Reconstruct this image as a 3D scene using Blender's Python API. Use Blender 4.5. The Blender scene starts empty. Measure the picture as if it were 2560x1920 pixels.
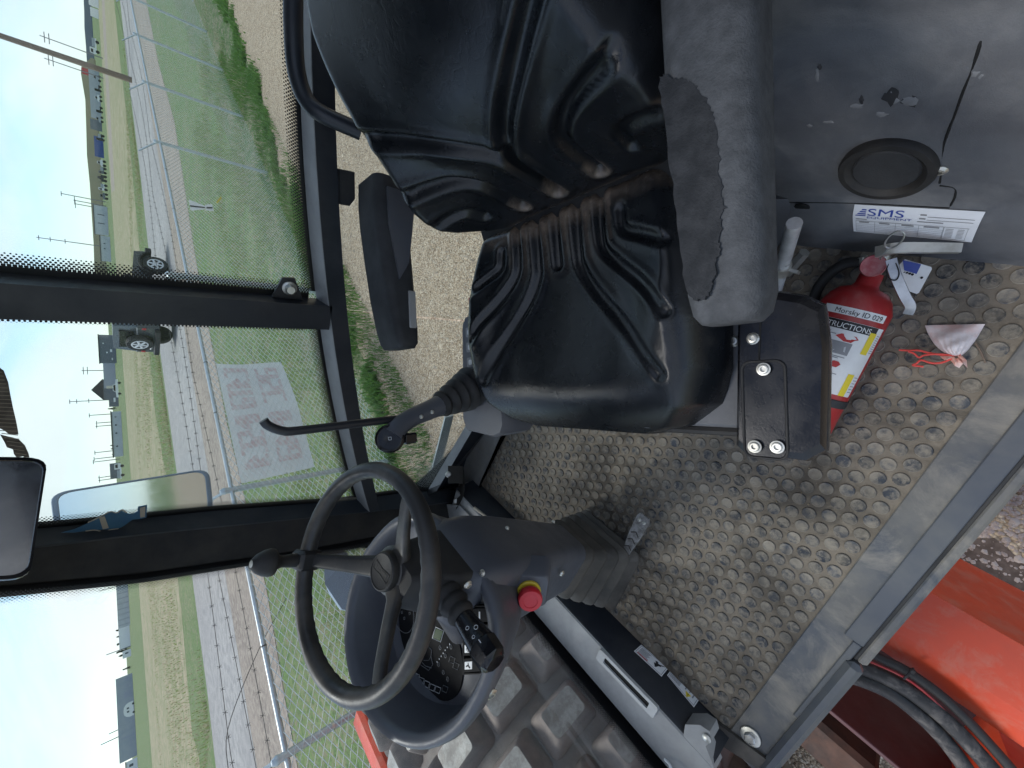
import bpy, math, random
import numpy as np
from mathutils import Vector, Matrix

random.seed(7); rng = np.random.default_rng(7)
SC = bpy.context.scene
COL = SC.collection
R_ = math.radians

# ------------------------------------------------------------------ camera
# the phone was held on its side: the top of the world is the left edge of the picture
FOC = 1025.0                                   # focal length in pixels of the 2560 px wide photograph
CAM = np.array([0.0, 0.0, 2.65])
_dn = np.array([2327. - 1280., -(902. - 960.), -FOC]); _dn /= np.linalg.norm(_dn)
_up = -_dn
_fw = np.array([0, 0, -1.0]); _h = _fw - _up * _fw.dot(_up); _h /= np.linalg.norm(_h)
_rx = np.cross(_h, _up)
_t = R_(28.2)
CR = np.array([[math.cos(_t), -math.sin(_t), 0], [math.sin(_t), math.cos(_t), 0], [0, 0, 1]]) @ np.array([_rx, _h, _up])
cd = bpy.data.cameras.new('camera'); cam = bpy.data.objects.new('camera', cd); COL.objects.link(cam)
m4 = Matrix.Identity(4)
for i in range(3):
    for j in range(3): m4[i][j] = CR[i][j]
    m4[i][3] = CAM[i]
cam.matrix_world = m4
cd.sensor_width = 36; cd.sensor_fit = 'HORIZONTAL'; cd.lens = FOC / 2560 * 36
cd.clip_start = 0.01; cd.clip_end = 4000
SC.camera = cam

# ------------------------------------------------------------------ sky, sun, exposure
SUN_AZ, SUN_EL = R_(150), R_(56)               # measured from +X; ahead of the machine on its left
W = bpy.data.worlds.new('World'); SC.world = W; W.use_nodes = True
nt = W.node_tree; nt.nodes.clear()
def wn(t, **k):
    n = nt.nodes.new(t)
    for a, b in k.items(): setattr(n, a, b)
    return n
out = wn('ShaderNodeOutputWorld'); bg = wn('ShaderNodeBackground'); bg.inputs[1].default_value = 0.082
sky = wn('ShaderNodeTexSky', sky_type='NISHITA', sun_disc=False)
sky.sun_elevation = SUN_EL; sky.sun_rotation = R_(90) - SUN_AZ
sky.altitude = 600; sky.air_density = 1.0; sky.dust_density = .3; sky.ozone_density = 1.6
tc = wn('ShaderNodeTexCoord'); mp = wn('ShaderNodeMapping'); mp.inputs['Scale'].default_value = (1.0, 1.0, 3.2)
mp.inputs['Location'].default_value = (0.35, 0.1, 0.2)
nz = wn('ShaderNodeTexNoise'); nz.inputs['Scale'].default_value = 1.9; nz.inputs['Detail'].default_value = 7; nz.inputs['Roughness'].default_value = .55
nz.inputs['Distortion'].default_value = .6
rp = wn('ShaderNodeValToRGB'); rp.color_ramp.elements[0].position = .42; rp.color_ramp.elements[1].position = .64
rp.color_ramp.elements[0].color = (.12, .12, .12, 1); rp.color_ramp.elements[1].color = (.97, .97, .97, 1)
mx = wn('ShaderNodeMix', data_type='RGBA'); mx.inputs[7].default_value = (5.5, 5.8, 6.0, 1)
nt.links.new(tc.outputs['Generated'], mp.inputs[0]); nt.links.new(mp.outputs[0], nz.inputs[0])
nt.links.new(nz.outputs[0], rp.inputs[0]); nt.links.new(rp.outputs[0], mx.inputs[0]); tn = wn('ShaderNodeVectorMath', operation='MULTIPLY'); tn.inputs[1].default_value = (.70, .84, 1.0); nt.links.new(sky.outputs[0], tn.inputs[0]); nt.links.new(tn.outputs[0], mx.inputs[6])
nt.links.new(mx.outputs[2], bg.inputs[0]); nt.links.new(bg.outputs[0], out.inputs[0])
sd = bpy.data.lights.new('sun', 'SUN'); sd.energy = 1.3; sd.angle = R_(22); sd.color = (1, .97, .93)
sun = bpy.data.objects.new('sun', sd); COL.objects.link(sun)
sdir = Vector((math.cos(SUN_EL) * math.cos(SUN_AZ), math.cos(SUN_EL) * math.sin(SUN_AZ), math.sin(SUN_EL)))
sun.rotation_euler = sdir.to_track_quat('Z', 'Y').to_euler()
SC.view_settings.view_transform = 'Standard'; SC.view_settings.look = 'None'
SC.view_settings.exposure = 1.32; SC.view_settings.gamma = 1.0; SC.view_settings.use_curve_mapping = False
SC.render.engine = 'CYCLES'
SC.cycles.max_bounces = 10; SC.cycles.transparent_max_bounces = 24; SC.cycles.use_denoising = True; SC.cycles.use_adaptive_sampling = True; SC.cycles.adaptive_threshold = .02

# ------------------------------------------------------------------ point helper: a sight line met with a real plane
S_ = 2560 / 2212.
def raydir(x, y): return CR @ np.array([x * S_ - 1280., -(y * S_ - 960.), -FOC])
def at(x, y, X=None, Y=None, Z=None, pl=None):
    d = raydir(x, y)
    if Z is not None: t = (Z - CAM[2]) / d[2]
    elif Y is not None: t = (Y - CAM[1]) / d[1]
    elif X is not None: t = (X - CAM[0]) / d[0]
    else:
        p0, n = pl; t = ((p0 - CAM) @ n) / (d @ n)
    return CAM + d * t
def project(p):
    c = CR.T @ (np.asarray(p, float) - CAM)
    return (1280 + FOC * c[0] / -c[2]) / S_, (960 - FOC * c[1] / -c[2]) / S_
V3 = lambda *a: np.array(a, float)
def unit(v): v = np.asarray(v, float); return v / np.linalg.norm(v)

# ------------------------------------------------------------------ materials
MATS = {}
def mat(name, col, rough=.5, metal=0., col2=None, nscale=8., nlo=.4, nhi=.65, dust=None, damt=.5, dscale=5., dlo=.45, dhi=.7,
        bump=None, bscale=200., spec=.5, rvar=.12, coat=0., rnd=0., distort=.0, vor=False, attr=None, world=False, trans=0., stain=None, wrinkle=0.):
    if name in MATS: return MATS[name]
    m = bpy.data.materials.new(name); m.use_nodes = True; n = m.node_tree.nodes; L = m.node_tree.links
    b = n['Principled BSDF']; b.inputs['Metallic'].default_value = metal; b.inputs['Specular IOR Level'].default_value = spec
    b.inputs['Coat Weight'].default_value = coat
    tc = n.new('ShaderNodeNewGeometry') if world else n.new('ShaderNodeTexCoord'); co = tc.outputs['Position' if world else 'Object']
    def noise(sc, det=5, rough=.6, dist=0.):
        q = n.new('ShaderNodeTexNoise'); q.inputs['Scale'].default_value = sc; q.inputs['Detail'].default_value = det
        q.inputs['Roughness'].default_value = rough; q.inputs['Distortion'].default_value = dist
        L.new(co, q.inputs[0]); return q.outputs[0]
    def ramp(src, lo, hi):
        q = n.new('ShaderNodeMapRange'); q.inputs[1].default_value = lo; q.inputs[2].default_value = hi; L.new(src, q.inputs[0]); return q.outputs[0]
    def mix(f, a, bb):
        q = n.new('ShaderNodeMix'); q.data_type = 'RGBA'
        if isinstance(f, float): q.inputs[0].default_value = f
        else: L.new(f, q.inputs[0])
        for k, s in ((6, a), (7, bb)):
            if isinstance(s, tuple): q.inputs[k].default_value = (*s, 1)
            else: L.new(s, q.inputs[k])
        return q.outputs[2]
    c = tuple(col)
    if col2 is not None: c = mix(ramp(noise(nscale, 6, .62, distort), nlo, nhi), c, tuple(col2))
    if rnd:
        oi = n.new('ShaderNodeObjectInfo'); hv = n.new('ShaderNodeMapRange'); hv.inputs[3].default_value = 1 - rnd; hv.inputs[4].default_value = 1 + rnd
        L.new(oi.outputs['Random'], hv.inputs[0]); vm = n.new('ShaderNodeVectorMath'); vm.operation = 'SCALE'
        if isinstance(c, tuple): vm.inputs[0].default_value = c
        else: L.new(c, vm.inputs[0])
        L.new(hv.outputs[0], vm.inputs['Scale']); c = vm.outputs[0]
    rsrc = None
    if dust is not None:
        dm = ramp(noise(dscale, 8, .68, .4), dlo, dhi)
        mm = n.new('ShaderNodeMath'); mm.operation = 'MULTIPLY'; mm.inputs[1].default_value = damt; L.new(dm, mm.inputs[0])
        c = mix(mm.outputs[0], c, tuple(dust)); rsrc = mm.outputs[0]
    if stain is not None:
        gp = n.new('ShaderNodeNewGeometry')
        for sc, sm, lo, hi, am in stain:
            q = n.new('ShaderNodeTexNoise'); q.inputs['Scale'].default_value = sc; q.inputs['Detail'].default_value = 9; q.inputs['Roughness'].default_value = .68; q.inputs['Distortion'].default_value = .8
            L.new(gp.outputs['Position'], q.inputs[0]); mm2 = n.new('ShaderNodeMath'); mm2.operation = 'MULTIPLY'; mm2.inputs[1].default_value = am; L.new(ramp(q.outputs[0], lo, hi), mm2.inputs[0]); c = mix(mm2.outputs[0], c, tuple(sm))
    if attr is not None:
        at_ = n.new('ShaderNodeAttribute'); at_.attribute_name = 'grime'; gm = n.new('ShaderNodeMath'); gm.operation = 'MULTIPLY'
        L.new(at_.outputs['Fac'], gm.inputs[0]); L.new(ramp(noise(38, 6, .7), .25, .6), gm.inputs[1]); c = mix(gm.outputs[0], c, tuple(attr))
        if rsrc is None: rsrc = gm.outputs[0]
    if isinstance(c, tuple): b.inputs['Base Color'].default_value = (*c, 1)
    else: L.new(c, b.inputs['Base Color'])
    rr = n.new('ShaderNodeMapRange'); rr.inputs[1].default_value = .3; rr.inputs[2].default_value = .7
    rr.inputs[3].default_value = max(.02, rough - rvar); rr.inputs[4].default_value = min(1, rough + rvar)
    L.new(noise(14, 6), rr.inputs[0])
    if rsrc is not None:
        ad = n.new('ShaderNodeMath'); ad.operation = 'MULTIPLY_ADD'; ad.inputs[1].default_value = .35; L.new(rsrc, ad.inputs[0]); L.new(rr.outputs[0], ad.inputs[2])
        ad.use_clamp = True; L.new(ad.outputs[0], b.inputs['Roughness'])
    else: L.new(rr.outputs[0], b.inputs['Roughness'])
    if bump:
        bp = n.new('ShaderNodeBump'); bp.inputs['Strength'].default_value = bump; bp.inputs['Distance'].default_value = .002
        if vor:
            q = n.new('ShaderNodeTexVoronoi'); q.inputs['Scale'].default_value = bscale; L.new(co, q.inputs[0]); L.new(q.outputs[0], bp.inputs['Height'])
        else: L.new(noise(bscale, 4, .6), bp.inputs['Height'])
        if wrinkle:
            b2 = n.new('ShaderNodeBump'); b2.inputs['Strength'].default_value = wrinkle; b2.inputs['Distance'].default_value = .004
            vq = n.new('ShaderNodeTexVoronoi'); vq.feature = 'DISTANCE_TO_EDGE'; vq.inputs['Scale'].default_value = 48
            dn = n.new('ShaderNodeTexNoise'); dn.inputs['Scale'].default_value = 22; dn.inputs['Detail'].default_value = 5; L.new(co, dn.inputs[0])
            va = n.new('ShaderNodeVectorMath'); va.operation = 'MULTIPLY_ADD'; va.inputs[1].default_value = (.06, .06, .06); L.new(dn.outputs['Color'], va.inputs[0]); L.new(co, va.inputs[2]); L.new(va.outputs[0], vq.inputs[0])
            mk = n.new('ShaderNodeMapRange'); mk.inputs[1].default_value = 0; mk.inputs[2].default_value = .09; L.new(vq.outputs[0], mk.inputs[0])
            L.new(mk.outputs[0], b2.inputs['Height']); L.new(bp.outputs[0], b2.inputs['Normal']); L.new(b2.outputs[0], b.inputs['Normal'])
        else: L.new(bp.outputs[0], b.inputs['Normal'])
    if trans:
        tr = n.new('ShaderNodeBsdfTranslucent'); ms_ = n.new('ShaderNodeMixShader'); ms_.inputs[0].default_value = trans
        if isinstance(c, tuple): tr.inputs[0].default_value = (*c, 1)
        else: L.new(c, tr.inputs[0])
        L.new(b.outputs[0], ms_.inputs[1]); L.new(tr.outputs[0], ms_.inputs[2]); L.new(ms_.outputs[0], n['Material Output'].inputs[0])
    MATS[name] = m; return m

TAN = (.20, .165, .125); GREYD = (.17, .165, .16)
mat('vinyl', (.007, .0085, .0105), .27, bump=.10, bscale=900, vor=True, col2=(.012, .0135, .016), nscale=20, dust=(.10, .09, .08), damt=.06, dlo=.6, dhi=.85, rvar=.06, attr=(.24, .18, .135), wrinkle=.05)
mat('foam', (.062, .066, .071), .92, spec=.2, col2=(.096, .101, .108), nscale=60, nlo=.35, nhi=.65, bump=.6, bscale=420, dust=(.05, .05, .052), damt=.5, dscale=9, dlo=.5, dhi=.75, rvar=.06)
mat('foam_worn', (.030, .032, .035), .95, spec=.1, col2=(.048, .05, .054), nscale=50, bump=.7, bscale=420, rvar=.05)
mat('foam_dark', (.018, .019, .021), .7, col2=(.035, .036, .039), nscale=9, bump=.3, bscale=400)
mat('plastic', (.075, .081, .098), .40, col2=(.092, .097, .112), nscale=6, bump=.12, bscale=600, dust=(.2, .18, .16), damt=.18)
mat('panel_black', (.008, .008, .009), .75, spec=.15, col2=(.013, .013, .014), nscale=20)
mat('plastic_black', (.006, .006, .008), .2, spec=.36, col2=(.015, .015, .017), nscale=14, bump=.08, bscale=300, dust=(.15, .13, .11), damt=.12, dlo=.55, dhi=.8)
mat('console', (.085, .09, .102), .5, col2=(.14, .142, .149), nscale=4, nlo=.35, nhi=.65, bump=.25, bscale=500, dust=(.27, .265, .26), damt=.5, dscale=5, dlo=.48, dhi=.68)
mat('rubber', (.013, .013, .014), .65, col2=(.03, .027, .024), nscale=10, bump=.2, bscale=300)
mat('rubber_dusty', (.045, .040, .035), .66, col2=(.095, .082, .068), nscale=9, bump=.25, bscale=250)
mat('wheel_rubber', (.026, .025, .024), .45, col2=(.085, .074, .062), nscale=13, nlo=.45, nhi=.72, bump=.12, bscale=300)
mat('scuff_light', (.24, .24, .245), .7, col2=(.17, .17, .175), nscale=40)
mat('scuff_dark', (.03, .03, .033), .7)
mat('floor_mat', (.18, .152, .118), .9, spec=.2, col2=(.25, .21, .162), nscale=6, nlo=.35, nhi=.65, bump=.5, bscale=160, stain=((3.2, (.05, .044, .038), .47, .62, .85), (9., (.38, .32, .24), .56, .72, .6), (22., (.075, .064, .054), .56, .70, .55)))
mat('stud', (.058, .064, .074), .68, spec=.2, col2=(.25, .22, .175), nscale=26, nlo=.40, nhi=.58, bump=.4, bscale=220, rnd=.35, world=True, dust=(.30, .26, .205), damt=.75, dscale=70, dlo=.46, dhi=.6, stain=((3.2, (.05, .046, .042), .47, .62, .55), (9., (.38, .32, .24), .56, .72, .35), (22., (.075, .064, .054), .56, .70, .55)))
mat('frame_paint', (.012, .015, .021), .42, col2=(.018, .021, .027), nscale=6, dust=(.16, .15, .14), damt=.14, rvar=.1)
mat('trim_paint', (.022, .028, .036), .4, col2=(.03, .035, .042), nscale=6, dust=(.16, .15, .14), damt=.15)
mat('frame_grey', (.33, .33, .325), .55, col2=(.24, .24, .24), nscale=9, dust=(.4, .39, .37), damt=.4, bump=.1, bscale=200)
mat('sill_paint', (.058, .066, .08), .55, col2=(.135, .128, .115), nscale=6, nlo=.38, nhi=.62, dust=(.36, .32, .26), damt=.6, dscale=8, dlo=.46, dhi=.66, bump=.2, bscale=160)
mat('sill_dark', (.06, .068, .084), .45, col2=(.09, .095, .10), nscale=8, dust=(.16, .15, .13), damt=.3)
mat('steel', (.55, .55, .55), .34, metal=1, col2=(.4, .39, .37), nscale=25)
mat('pedal_metal', (.34, .33, .32), .5, metal=.3, col2=(.16, .15, .14), nscale=60, nlo=.4, nhi=.6)
mat('bright_steel', (.62, .63, .65), .35, metal=.35, col2=(.45, .45, .46), nscale=30)
mat('slot_frame', (.5, .5, .49), .5, col2=(.4, .4, .39), nscale=20)
mat('flange', (.2, .2, .195), .6, col2=(.14, .135, .13), nscale=9, dust=(.28, .25, .21), damt=.5)
mat('zinc', (.68, .67, .62), .4, metal=.8, col2=(.5, .48, .42), nscale=30)
mat('orange', (.60, .060, .016), .45, col2=(.50, .06, .022), nscale=5, dust=(.42, .24, .17), damt=.5, dscale=11, dlo=.5, dhi=.75)
mat('hose_rubber', (.022, .022, .023), .6, col2=(.04, .038, .036), nscale=20, dust=(.22, .2, .18), damt=.55, dscale=26, dlo=.5, dhi=.7, bump=.4, bscale=350)
mat('shaded_orange', (.075, .022, .026), .5, col2=(.05, .02, .026), nscale=5, dust=(.12, .07, .07), damt=.3)  # orange frame paint darkened: the shade under the cab is put into this colour
mat('rusty', (.10, .055, .04), .85, col2=(.05, .035, .03), nscale=12, bump=.4, bscale=60)
mat('drum_steel', (.185, .168, .152), .75, col2=(.12, .112, .105), nscale=5, nlo=.38, nhi=.6, dust=(.22, .165, .14), damt=.5, dscale=6, bump=.6, bscale=60)
mat('pad_top', (.30, .295, .27), .55, col2=(.2, .185, .165), nscale=22, nlo=.4, nhi=.6, metal=.2, bump=.7, bscale=160)
mat('pad_side', (.20, .165, .145), .8, col2=(.13, .115, .105), nscale=7, bump=.5, bscale=60)
mat('gauge_pink', (.42, .09, .10), .6, col2=(.5, .22, .22), nscale=60)
mat('red_paint', (.40, .012, .016), .4, col2=(.34, .03, .03), nscale=9, dust=(.46, .2, .18), damt=.55, dscale=12, dlo=.5, dhi=.75)
mat('white_print', (.78, .78, .77), .5, col2=(.68, .67, .66), nscale=14)
mat('paper', (.76, .77, .80), .6, col2=(.66, .67, .70), nscale=12)
mat('black_print', (.015, .015, .016), .5)
mat('grey_print', (.25, .25, .26), .6)
mat('blue_print', (.03, .06, .30), .5)
mat('red_print', (.45, .03, .03), .5)
mat('yellow_print', (.75, .58, .03), .5)
mat('mark_white', (.6, .62, .64), .5)
mat('mark_grey', (.16, .165, .17), .5)
mat('estop_red', (.55, .018, .03), .4, dust=(.6, .3, .3), damt=.2)
mat('estop_yellow', (.6, .45, .03), .4)
mat('needle', (.7, .08, .03), .4)
mat('bag_cloth', (.82, .72, .70), .75, col2=(.78, .42, .34), nscale=16, nlo=.50, nhi=.75, bump=.5, bscale=90)
mat('bag_cord', (.85, .09, .07), .6)
mat('bag_neck', (.85, .42, .32), .75, col2=(.8, .62, .55), nscale=40)
mat('blue_sticker', (.035, .11, .20), .6, col2=(.05, .14, .22), nscale=30)
mat('brown_film', (.10, .085, .07), .8, col2=(.2, .17, .14), nscale=40)
mat('card', (.42, .36, .28), .7)
mat('galv', (.50, .54, .56), .42, metal=.55, col2=(.42, .46, .48), nscale=18)
mat('wire', (.62, .66, .64), .5, metal=.2)
mat('barb', (.12, .11, .10), .6, metal=.4)
mat('banner', (.86, .86, .85), .7, col2=(.80, .79, .78), nscale=5)
mat('banner_red', (.72, .54, .53), .7, col2=(.82, .76, .75), nscale=16, nlo=.40, nhi=.64)
mat('jeep_paint', (.055, .063, .072), .3, coat=.4, dust=(.2, .19, .17), damt=.15)
mat('car_glass', (.01, .012, .014), .08)
mat('tyre', (.02, .02, .02), .8, dust=(.2, .18, .15), damt=.3)
mat('rim', (.72, .72, .72), .4)
mat('wood', (.17, .12, .085), .85, col2=(.24, .18, .13), nscale=12, bump=.4, bscale=40)
mat('far_pole', (.16, .165, .17), .8)
mat('clad_pale', (.48, .51, .54), .6, col2=(.42, .45, .48), nscale=.4)
mat('clad_grey', (.34, .37, .41), .6, col2=(.38, .40, .43), nscale=.4)  # far grey cladding, raised in tone to stand for haze
mat('clad_dark', (.15, .165, .19), .6, col2=(.13, .145, .165), nscale=.4)  # far dark cladding: distance haze is put into this paler tone
mat('clad_lilac', (.34, .36, .42), .6)
mat('clad_cream', (.62, .56, .45), .7)
mat('clad_white', (.74, .75, .76), .6)
mat('roof_dark', (.045, .047, .05), .7)
mat('win_dark', (.10, .115, .13), .2)
mat('truck_white', (.76, .76, .75), .4)
mat('truck_blue', (.03, .07, .25), .4)
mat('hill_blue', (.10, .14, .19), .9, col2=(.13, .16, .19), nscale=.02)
mat('hill_tan', (.34, .29, .18), .9, col2=(.28, .26, .16), nscale=.02)
mat('leaf_dark', (.04, .07, .03), .7, rnd=.2)
mat('dark_soil', (.07, .05, .04), .95, col2=(.12, .09, .075), nscale=30, bump=.8, bscale=90)
mat('brown_earth', (.13, .085, .065), .9, col2=(.17, .12, .09), nscale=.2)
mat('weed', (.12, .25, .05), .7, col2=(.11, .19, .05), nscale=9, trans=.45)
mat('weed_pale', (.28, .34, .12), .7, col2=(.2, .27, .09), nscale=9, trans=.45)
mat('dry', (.48, .40, .27), .8, col2=(.34, .27, .18), nscale=9, trans=.35)
mat('tan_pebble', (.52, .43, .32), .85, col2=(.26, .2, .15), nscale=9)
mat('pebble', (.42, .35, .31), .8, col2=(.26, .2, .18), nscale=14)
mat('cloth_strap', (.03, .026, .022), .8)
mat('dark_hole', (.004, .004, .004), .8)
mat('lamp_glass', (.35, .42, .5), .15)
mat('blue_grey', (.20, .26, .34), .4)

def glass_mat():
    m = bpy.data.materials.new('pane_glass'); m.use_nodes = True; n = m.node_tree.nodes; L = m.node_tree.links; n.clear()
    o = n.new('ShaderNodeOutputMaterial'); t = n.new('ShaderNodeBsdfTransparent'); t.inputs[0].default_value = (.90, .945, .935, 1)
    g = n.new('ShaderNodeBsdfGlossy'); g.inputs['Roughness'].default_value = .015; g.inputs[0].default_value = (1, 1, 1, 1)
    fr = n.new('ShaderNodeFresnel'); fr.inputs[0].default_value = 1.3; mx = n.new('ShaderNodeMixShader')
    d = n.new('ShaderNodeBsdfDiffuse'); d.inputs[0].default_value = (.6, .6, .58, 1)
    tcn = n.new('ShaderNodeTexCoord'); nz = n.new('ShaderNodeTexNoise'); nz.inputs['Scale'].default_value = 3; nz.inputs['Detail'].default_value = 9
    L.new(tcn.outputs['Object'], nz.inputs[0]); mr = n.new('ShaderNodeMapRange'); mr.inputs[1].default_value = .45; mr.inputs[2].default_value = .8; mr.inputs[3].default_value = .012; mr.inputs[4].default_value = .09
    L.new(nz.outputs[0], mr.inputs[0]); m2 = n.new('ShaderNodeMixShader')
    L.new(fr.outputs[0], mx.inputs[0]); L.new(t.outputs[0], mx.inputs[1]); L.new(g.outputs[0], mx.inputs[2])
    L.new(mr.outputs[0], m2.inputs[0]); L.new(mx.outputs[0], m2.inputs[1]); L.new(d.outputs[0], m2.inputs[2]); L.new(m2.outputs[0], o.inputs[0])
    MATS['glass'] = m
def frit_mat():
    # printed ceramic dots on the glass edge: UV.x metres along, UV.y metres in from the solid edge
    m = bpy.data.materials.new('printed_dots'); m.use_nodes = True; n = m.node_tree.nodes; L = m.node_tree.links; n.clear()
    o = n.new('ShaderNodeOutputMaterial'); t = n.new('ShaderNodeBsdfTransparent')
    p = n.new('ShaderNodeBsdfPrincipled'); p.inputs['Base Color'].default_value = (.006, .006, .007, 1); p.inputs['Roughness'].default_value = .35
    uv = n.new('ShaderNodeTexCoord'); sx = n.new('ShaderNodeSeparateXYZ'); L.new(uv.outputs['UV'], sx.inputs[0])
    def M(op, a, b=None, c=None):
        q = n.new('ShaderNodeMath'); q.operation = op
        for i, s in enumerate((a, b, c)):
            if s is None: continue
            if isinstance(s, (int, float)): q.inputs[i].default_value = s
            else: L.new(s, q.inputs[i])
        return q.outputs[0]
    P = .0068; rowh = P * .62
    v = M('DIVIDE', sx.outputs[1], rowh); row = M('FLOOR', v); fv = M('SUBTRACT', M('FRACT', v), .5)
    off = M('MULTIPLY', M('MODULO', row, 2.), .5)
    fu = M('SUBTRACT', M('FRACT', M('ADD', M('DIVIDE', sx.outputs[0], P), off)), .5)
    d = M('SQRT', M('ADD', M('POWER', M('MULTIPLY', fu, 1.0), 2.), M('POWER', M('MULTIPLY', fv, .62), 2.)))
    rad = M('SUBTRACT', .47, M('MULTIPLY', sx.outputs[1], .27 / .024))
    hit = M('LESS_THAN', d, rad); solid = M('LESS_THAN', sx.outputs[1], 0.)
    f = M('MAXIMUM', hit, solid)
    mx = n.new('ShaderNodeMixShader'); L.new(f, mx.inputs[0]); L.new(t.outputs[0], mx.inputs[1]); L.new(p.outputs[0], mx.inputs[2]); L.new(mx.outputs[0], o.inputs[0])
    MATS['frit'] = m
def mirror_mat():
    m = bpy.data.materials.new('mirror_glass'); m.use_nodes = True; b = m.node_tree.nodes['Principled BSDF']
    b.inputs['Metallic'].default_value = 1; b.inputs['Base Color'].default_value = (.72, .74, .76, 1)
    n = m.node_tree.nodes; nz = n.new('ShaderNodeTexNoise'); nz.inputs['Scale'].default_value = 20; mr = n.new('ShaderNodeMapRange'); mr.inputs[3].default_value = .02; mr.inputs[4].default_value = .12
    m.node_tree.links.new(nz.outputs[0], mr.inputs[0]); m.node_tree.links.new(mr.outputs[0], b.inputs['Roughness'])
    MATS['mirror'] = m
def ground_mat(name, cols, scales, bump=.5, bscale=40, speck=None, speckscale=60):
    m = bpy.data.materials.new(name); m.use_nodes = True; n = m.node_tree.nodes; L = m.node_tree.links
    b = n['Principled BSDF']; b.inputs['Roughness'].default_value = .9; b.inputs['Specular IOR Level'].default_value = .2
    g = n.new('ShaderNodeNewGeometry'); c = None
    prev = cols[0]
    for i, (cc, sc) in enumerate(zip(cols[1:], scales)):
        q = n.new('ShaderNodeTexNoise'); q.inputs['Scale'].default_value = sc; q.inputs['Detail'].default_value = 8; q.inputs['Roughness'].default_value = .65
        L.new(g.outputs['Position'], q.inputs[0])
        r = n.new('ShaderNodeMapRange'); r.inputs[1].default_value = .45; r.inputs[2].default_value = .58; L.new(q.outputs[0], r.inputs[0])
        x = n.new('ShaderNodeMix'); x.data_type = 'RGBA'; L.new(r.outputs[0], x.inputs[0])
        if isinstance(prev, tuple): x.inputs[6].default_value = (*prev, 1)
        else: L.new(prev, x.inputs[6])
        x.inputs[7].default_value = (*cc, 1); prev = x.outputs[2]
    bp = n.new('ShaderNodeBump'); bp.inputs['Strength'].default_value = bump; bp.inputs['Distance'].default_value = .02
    if speck:
        v = n.new('ShaderNodeTexVoronoi'); v.inputs['Scale'].default_value = speckscale; L.new(g.outputs['Position'], v.inputs[0])
        sp = n.new('ShaderNodeSeparateColor'); L.new(v.outputs['Color'], sp.inputs[0])
        rr = n.new('ShaderNodeValToRGB'); rr.color_ramp.interpolation = 'CONSTANT'; el = rr.color_ramp.elements
        while len(el) < len(speck): el.new(.5)
        for i, (pos, cc) in enumerate(speck): el[i].position = pos; el[i].color = (*cc, 1)
        L.new(sp.outputs[0], rr.inputs[0])
        x = n.new('ShaderNodeMix'); x.data_type = 'RGBA'; x.inputs[0].default_value = .6; L.new(prev, x.inputs[6]); L.new(rr.outputs[0], x.inputs[7]); prev = x.outputs[2]
        # dark gaps between stones
        mr = n.new('ShaderNodeMapRange'); mr.inputs[1].default_value = .5; mr.inputs[2].default_value = .8; mr.inputs[3].default_value = 1; mr.inputs[4].default_value = .6
        L.new(v.outputs['Distance'], mr.inputs[0]); vm = n.new('ShaderNodeVectorMath'); vm.operation = 'SCALE'; L.new(prev, vm.inputs[0]); L.new(mr.outputs[0], vm.inputs['Scale']); prev = vm.outputs[0]
        bp.invert = True; L.new(v.outputs['Distance'], bp.inputs['Height'])
    else:
        q = n.new('ShaderNodeTexNoise'); q.inputs['Scale'].default_value = bscale; q.inputs['Detail'].default_value = 6; L.new(g.outputs['Position'], q.inputs[0]); L.new(q.outputs[0], bp.inputs['Height'])
    L.new(bp.outputs[0], b.inputs['Normal']); L.new(prev, b.inputs['Base Color']); MATS[name] = m
glass_mat(); frit_mat(); mirror_mat()
ground_mat('grass_ground', [(.11, .155, .055), (.25, .21, .14), (.085, .15, .042), (.20, .165, .12), (.06, .105, .032), (.13, .19, .065)], [.16, .6, 1.7, 5, 14], bscale=14)
ground_mat('dry_ground', [(.33, .275, .185), (.17, .195, .085), (.38, .32, .225), (.13, .17, .065), (.29, .245, .16)], [.16, .45, .9, 6], bscale=14)
ground_mat('verge_ground', [(.09, .15, .045), (.20, .17, .12), (.065, .125, .034), (.24, .21, .155), (.05, .09, .028)], [.5, 1.6, 6, 16], bscale=20)
ground_mat('road_ground', [(.29, .275, .265), (.34, .325, .31), (.25, .24, .235)], [.15, 2.5], bscale=25, bump=.2)
ground_mat('shoulder_ground', [(.26, .215, .18), (.20, .165, .14), (.31, .265, .22)], [.6, 5], bscale=25, bump=.3)
ground_mat('gravel_ground', [(.42, .34, .245), (.30, .235, .17), (.50, .42, .32), (.27, .21, .15)], [.9, 4, 11], bump=.9,
           speck=[(0, (.27, .19, .125)), (.18, (.46, .345, .23)), (.42, (.58, .46, .325)), (.72, (.70, .61, .48)), (.90, (.36, .28, .21))], speckscale=70)

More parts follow.
